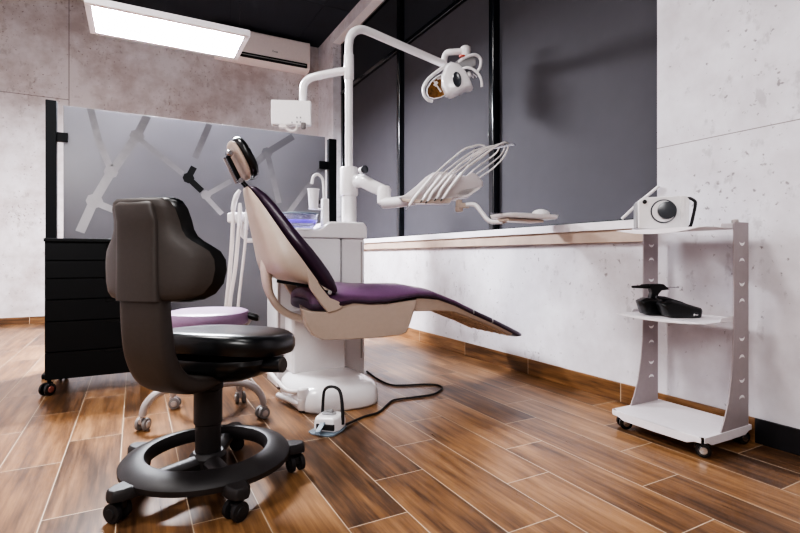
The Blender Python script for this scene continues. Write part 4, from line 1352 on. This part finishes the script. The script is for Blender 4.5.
MB(TX).lathe([(0.009, 0.0), (0.009, 0.004), (0.006, 0.006)], V((-0.075, -0.05, 0.122)), (0, -1, 0), 16).build('trigger_button', 'rubber_dark', xr)
MB(TX).tube(catmull([(0.094, -0.02, 0.132), (0.110, -0.02, 0.134), (0.128, -0.02, 0.122), (0.131, -0.02, 0.105), (0.121, -0.02, 0.05), (0.112, -0.02, 0.014), (0.092, -0.02, 0.012)], 5), 0.0065, 10, flat=1.6).build('hand_strap', 'rubber_dark', xr)

# ------------------------------------------------------------------ black cordless devices on the middle shelf
def prismD(mb, pts, d, depth):
    P = [PD(x, y, d) for x, y in pts]
    return mb.prism(P, f_ * depth)


dA = 2.20
bse = PD(655, 317.5, dA)
o1 = thing('cordless_obturator', V((bse.x, bse.y, ZS2)), 'black cordless dental gun with a horizontal barrel on its left dock, middle cart shelf', 'dental device')
fixz = ZS2 - PD(655, 317.5, dA + 0.03).z
q = MB(Matrix.Translation((0, 0, 0)))
zfix = lambda mb: None
c0 = [(641, 302.5), (648, 299.5), (660, 301), (667, 304), (668, 312), (666, 317.2), (645.5, 316)]
P = [PD(x, y, dA) for x, y in c0]
mn = min(p.z for p in P)
for p in P:
    p.z += ZS2 + 0.0005 - mn
cen = sum(P, V()) / len(P)
def dock(P, parent, name):
    mn_ = min(p.z for p in P)
    rg = []
    cc = sum(P, V()) / len(P)
    for dd, sc in ((-0.005, 0.86), (0.008, 1.0), (0.055, 1.0), (0.068, 0.86)):
        rg.append([V((cc.x + (p.x - cc.x) * sc + f_.x * dd, cc.y + (p.y - cc.y) * sc + f_.y * dd, mn_ + (p.z - mn_) * sc)) for p in P])
    return MB().loft(rg).build(name, 'black_plastic', parent, bevel=0.005)
dz1 = V((0, 0, ZS2 + 0.0005 - mn))
dock(P, o1, 'dock')
G = lambda x, y, dd=0.03: PD(x, y, dA + dd) 
q = MB()
pts = [G(631.5, 286.8), G(640, 286.8), G(641.5, 286.3), G(652, 286.2), G(660, 286.4), G(665, 288)]
q.tube(pts, [0.0055, 0.007, 0.0095, 0.012, 0.013, 0.010], 12)
q.prism([G(650, 284.2, 0.015), G(664, 284.2, 0.015), G(670, 289.5, 0.015), G(662, 290.5, 0.015), G(659, 294, 0.015), G(656.5, 300.5, 0.015), G(650, 300.5, 0.015), G(652, 293, 0.015)], f_ * 0.03)
q.build('gun_body', 'black_plastic', o1, bevel=0.003)
MB().tube([G(664, 287.3), G(678, 287.3)], [0.002, 0.002], 8).lathe([(0.004, 0), (0.004, 0.008)], G(677, 287.3), (CY, -SY, 0), 8).build('needle', 'steel', o1)
MB().tube([G(653, 294), G(649, 301)], 0.006, 8).tube([G(655, 295), G(660, 301)], 0.004, 8).build('trigger', 'black_plastic', o1)

o2 = thing('cordless_handpiece', V((PD(685, 318, dA).x, PD(685, 318, dA).y, ZS2)), 'black wedge-shaped cordless charger with a small white mark, middle cart shelf', 'dental device')
c1 = [(661.5, 307), (667, 304), (674, 303.5), (688, 307), (703, 311.5), (704, 314), (703, 320.5), (692, 321), (668.5, 319.5), (665, 315)]
P2 = [PD(x, y, dA - 0.085) for x, y in c1]
mn2 = min(p.z for p in P2)
P2 = [p + V((0, 0, ZS2 + 0.0005 - mn2)) for p in P2]
dock(P2, o2, 'dock')
H_ = lambda x, y, dd=-0.05: PD(x, y, dA + dd) 
q = MB()
q.tube([H_(656, 297), H_(664, 298.5), H_(680, 304), H_(694, 309)], [0.006, 0.010, 0.012, 0.009], 10)
q.build('handpiece_body', 'black_plastic', o2)
mk = MB()
mc = PD(696.3, 315, dA - 0.091)
mk.box(mc + r_ * 0.001, (0.014, 0.001, 0.0025), Matrix.Rotation(RZ, 3, 'Z')).box(mc - r_ * 0.0095, (0.003, 0.001, 0.010), Matrix.Rotation(RZ, 3, 'Z')).box(mc - r_ * 0.0065 + V((0, 0, 0.002)), (0.003, 0.001, 0.005), Matrix.Rotation(RZ, 3, 'Z'))
mk.build('brand_mark', 'white_plastic', o2)

# ------------------------------------------------------------------ lights
def area(name, loc, target, sx, sy, power, col=(1, 1, 1)):
    L_ = bpy.data.lights.new(name, 'AREA')
    L_.shape = 'RECTANGLE'
    L_.size, L_.size_y = sx, sy
    L_.energy = power
    L_.color = col
    o = bpy.data.objects.new(name, L_)
    COL.objects.link(o)
    o.location = loc
    o.rotation_euler = (V(target) - V(loc)).to_track_quat('-Z', 'Y').to_euler()
    return o


area('panel_light_near', (-0.3, 0.6, 2.75), (-0.3, 0.6, 0), 1.2, 0.6, 9, (1.0, 0.98, 0.97))
area('room_fill', (-1.2, 2.6, 3.9), (-1.0, 3.0, 0), 1.2, 0.6, 44, (1.0, 0.97, 0.95))
area('front_fill', (-1.2, -1.2, 2.3), (1.2, 2.4, 0.8), 1.6, 1.0, 22, (1.0, 0.98, 0.97))
w = bpy.data.worlds.new('world')
SC.world = w
w.use_nodes = True
w.node_tree.nodes['Background'].inputs[0].default_value = (0.5, 0.55, 0.65, 1)
w.node_tree.nodes['Background'].inputs[1].default_value = 0.3

# ------------------------------------------------------------------ camera
cd = bpy.data.cameras.new('camera')
cd.sensor_width = 36.0
cd.lens = FPX / 800.0 * 36.0
cd.shift_y = (HY - 266.5) / 800.0
cd.clip_start = 0.05
cam = bpy.data.objects.new('camera', cd)
COL.objects.link(cam)
cam.location = (0, 0, HZ)
cam.rotation_euler = (math.pi / 2, 0, -math.atan2(SY, CY))
SC.camera = cam

SC.view_settings.view_transform = 'AgX'
SC.view_settings.look = 'AgX - High Contrast'
SC.view_settings.exposure = 1.45
SC.cycles.use_denoising = True
SC.cycles.max_bounces = 8
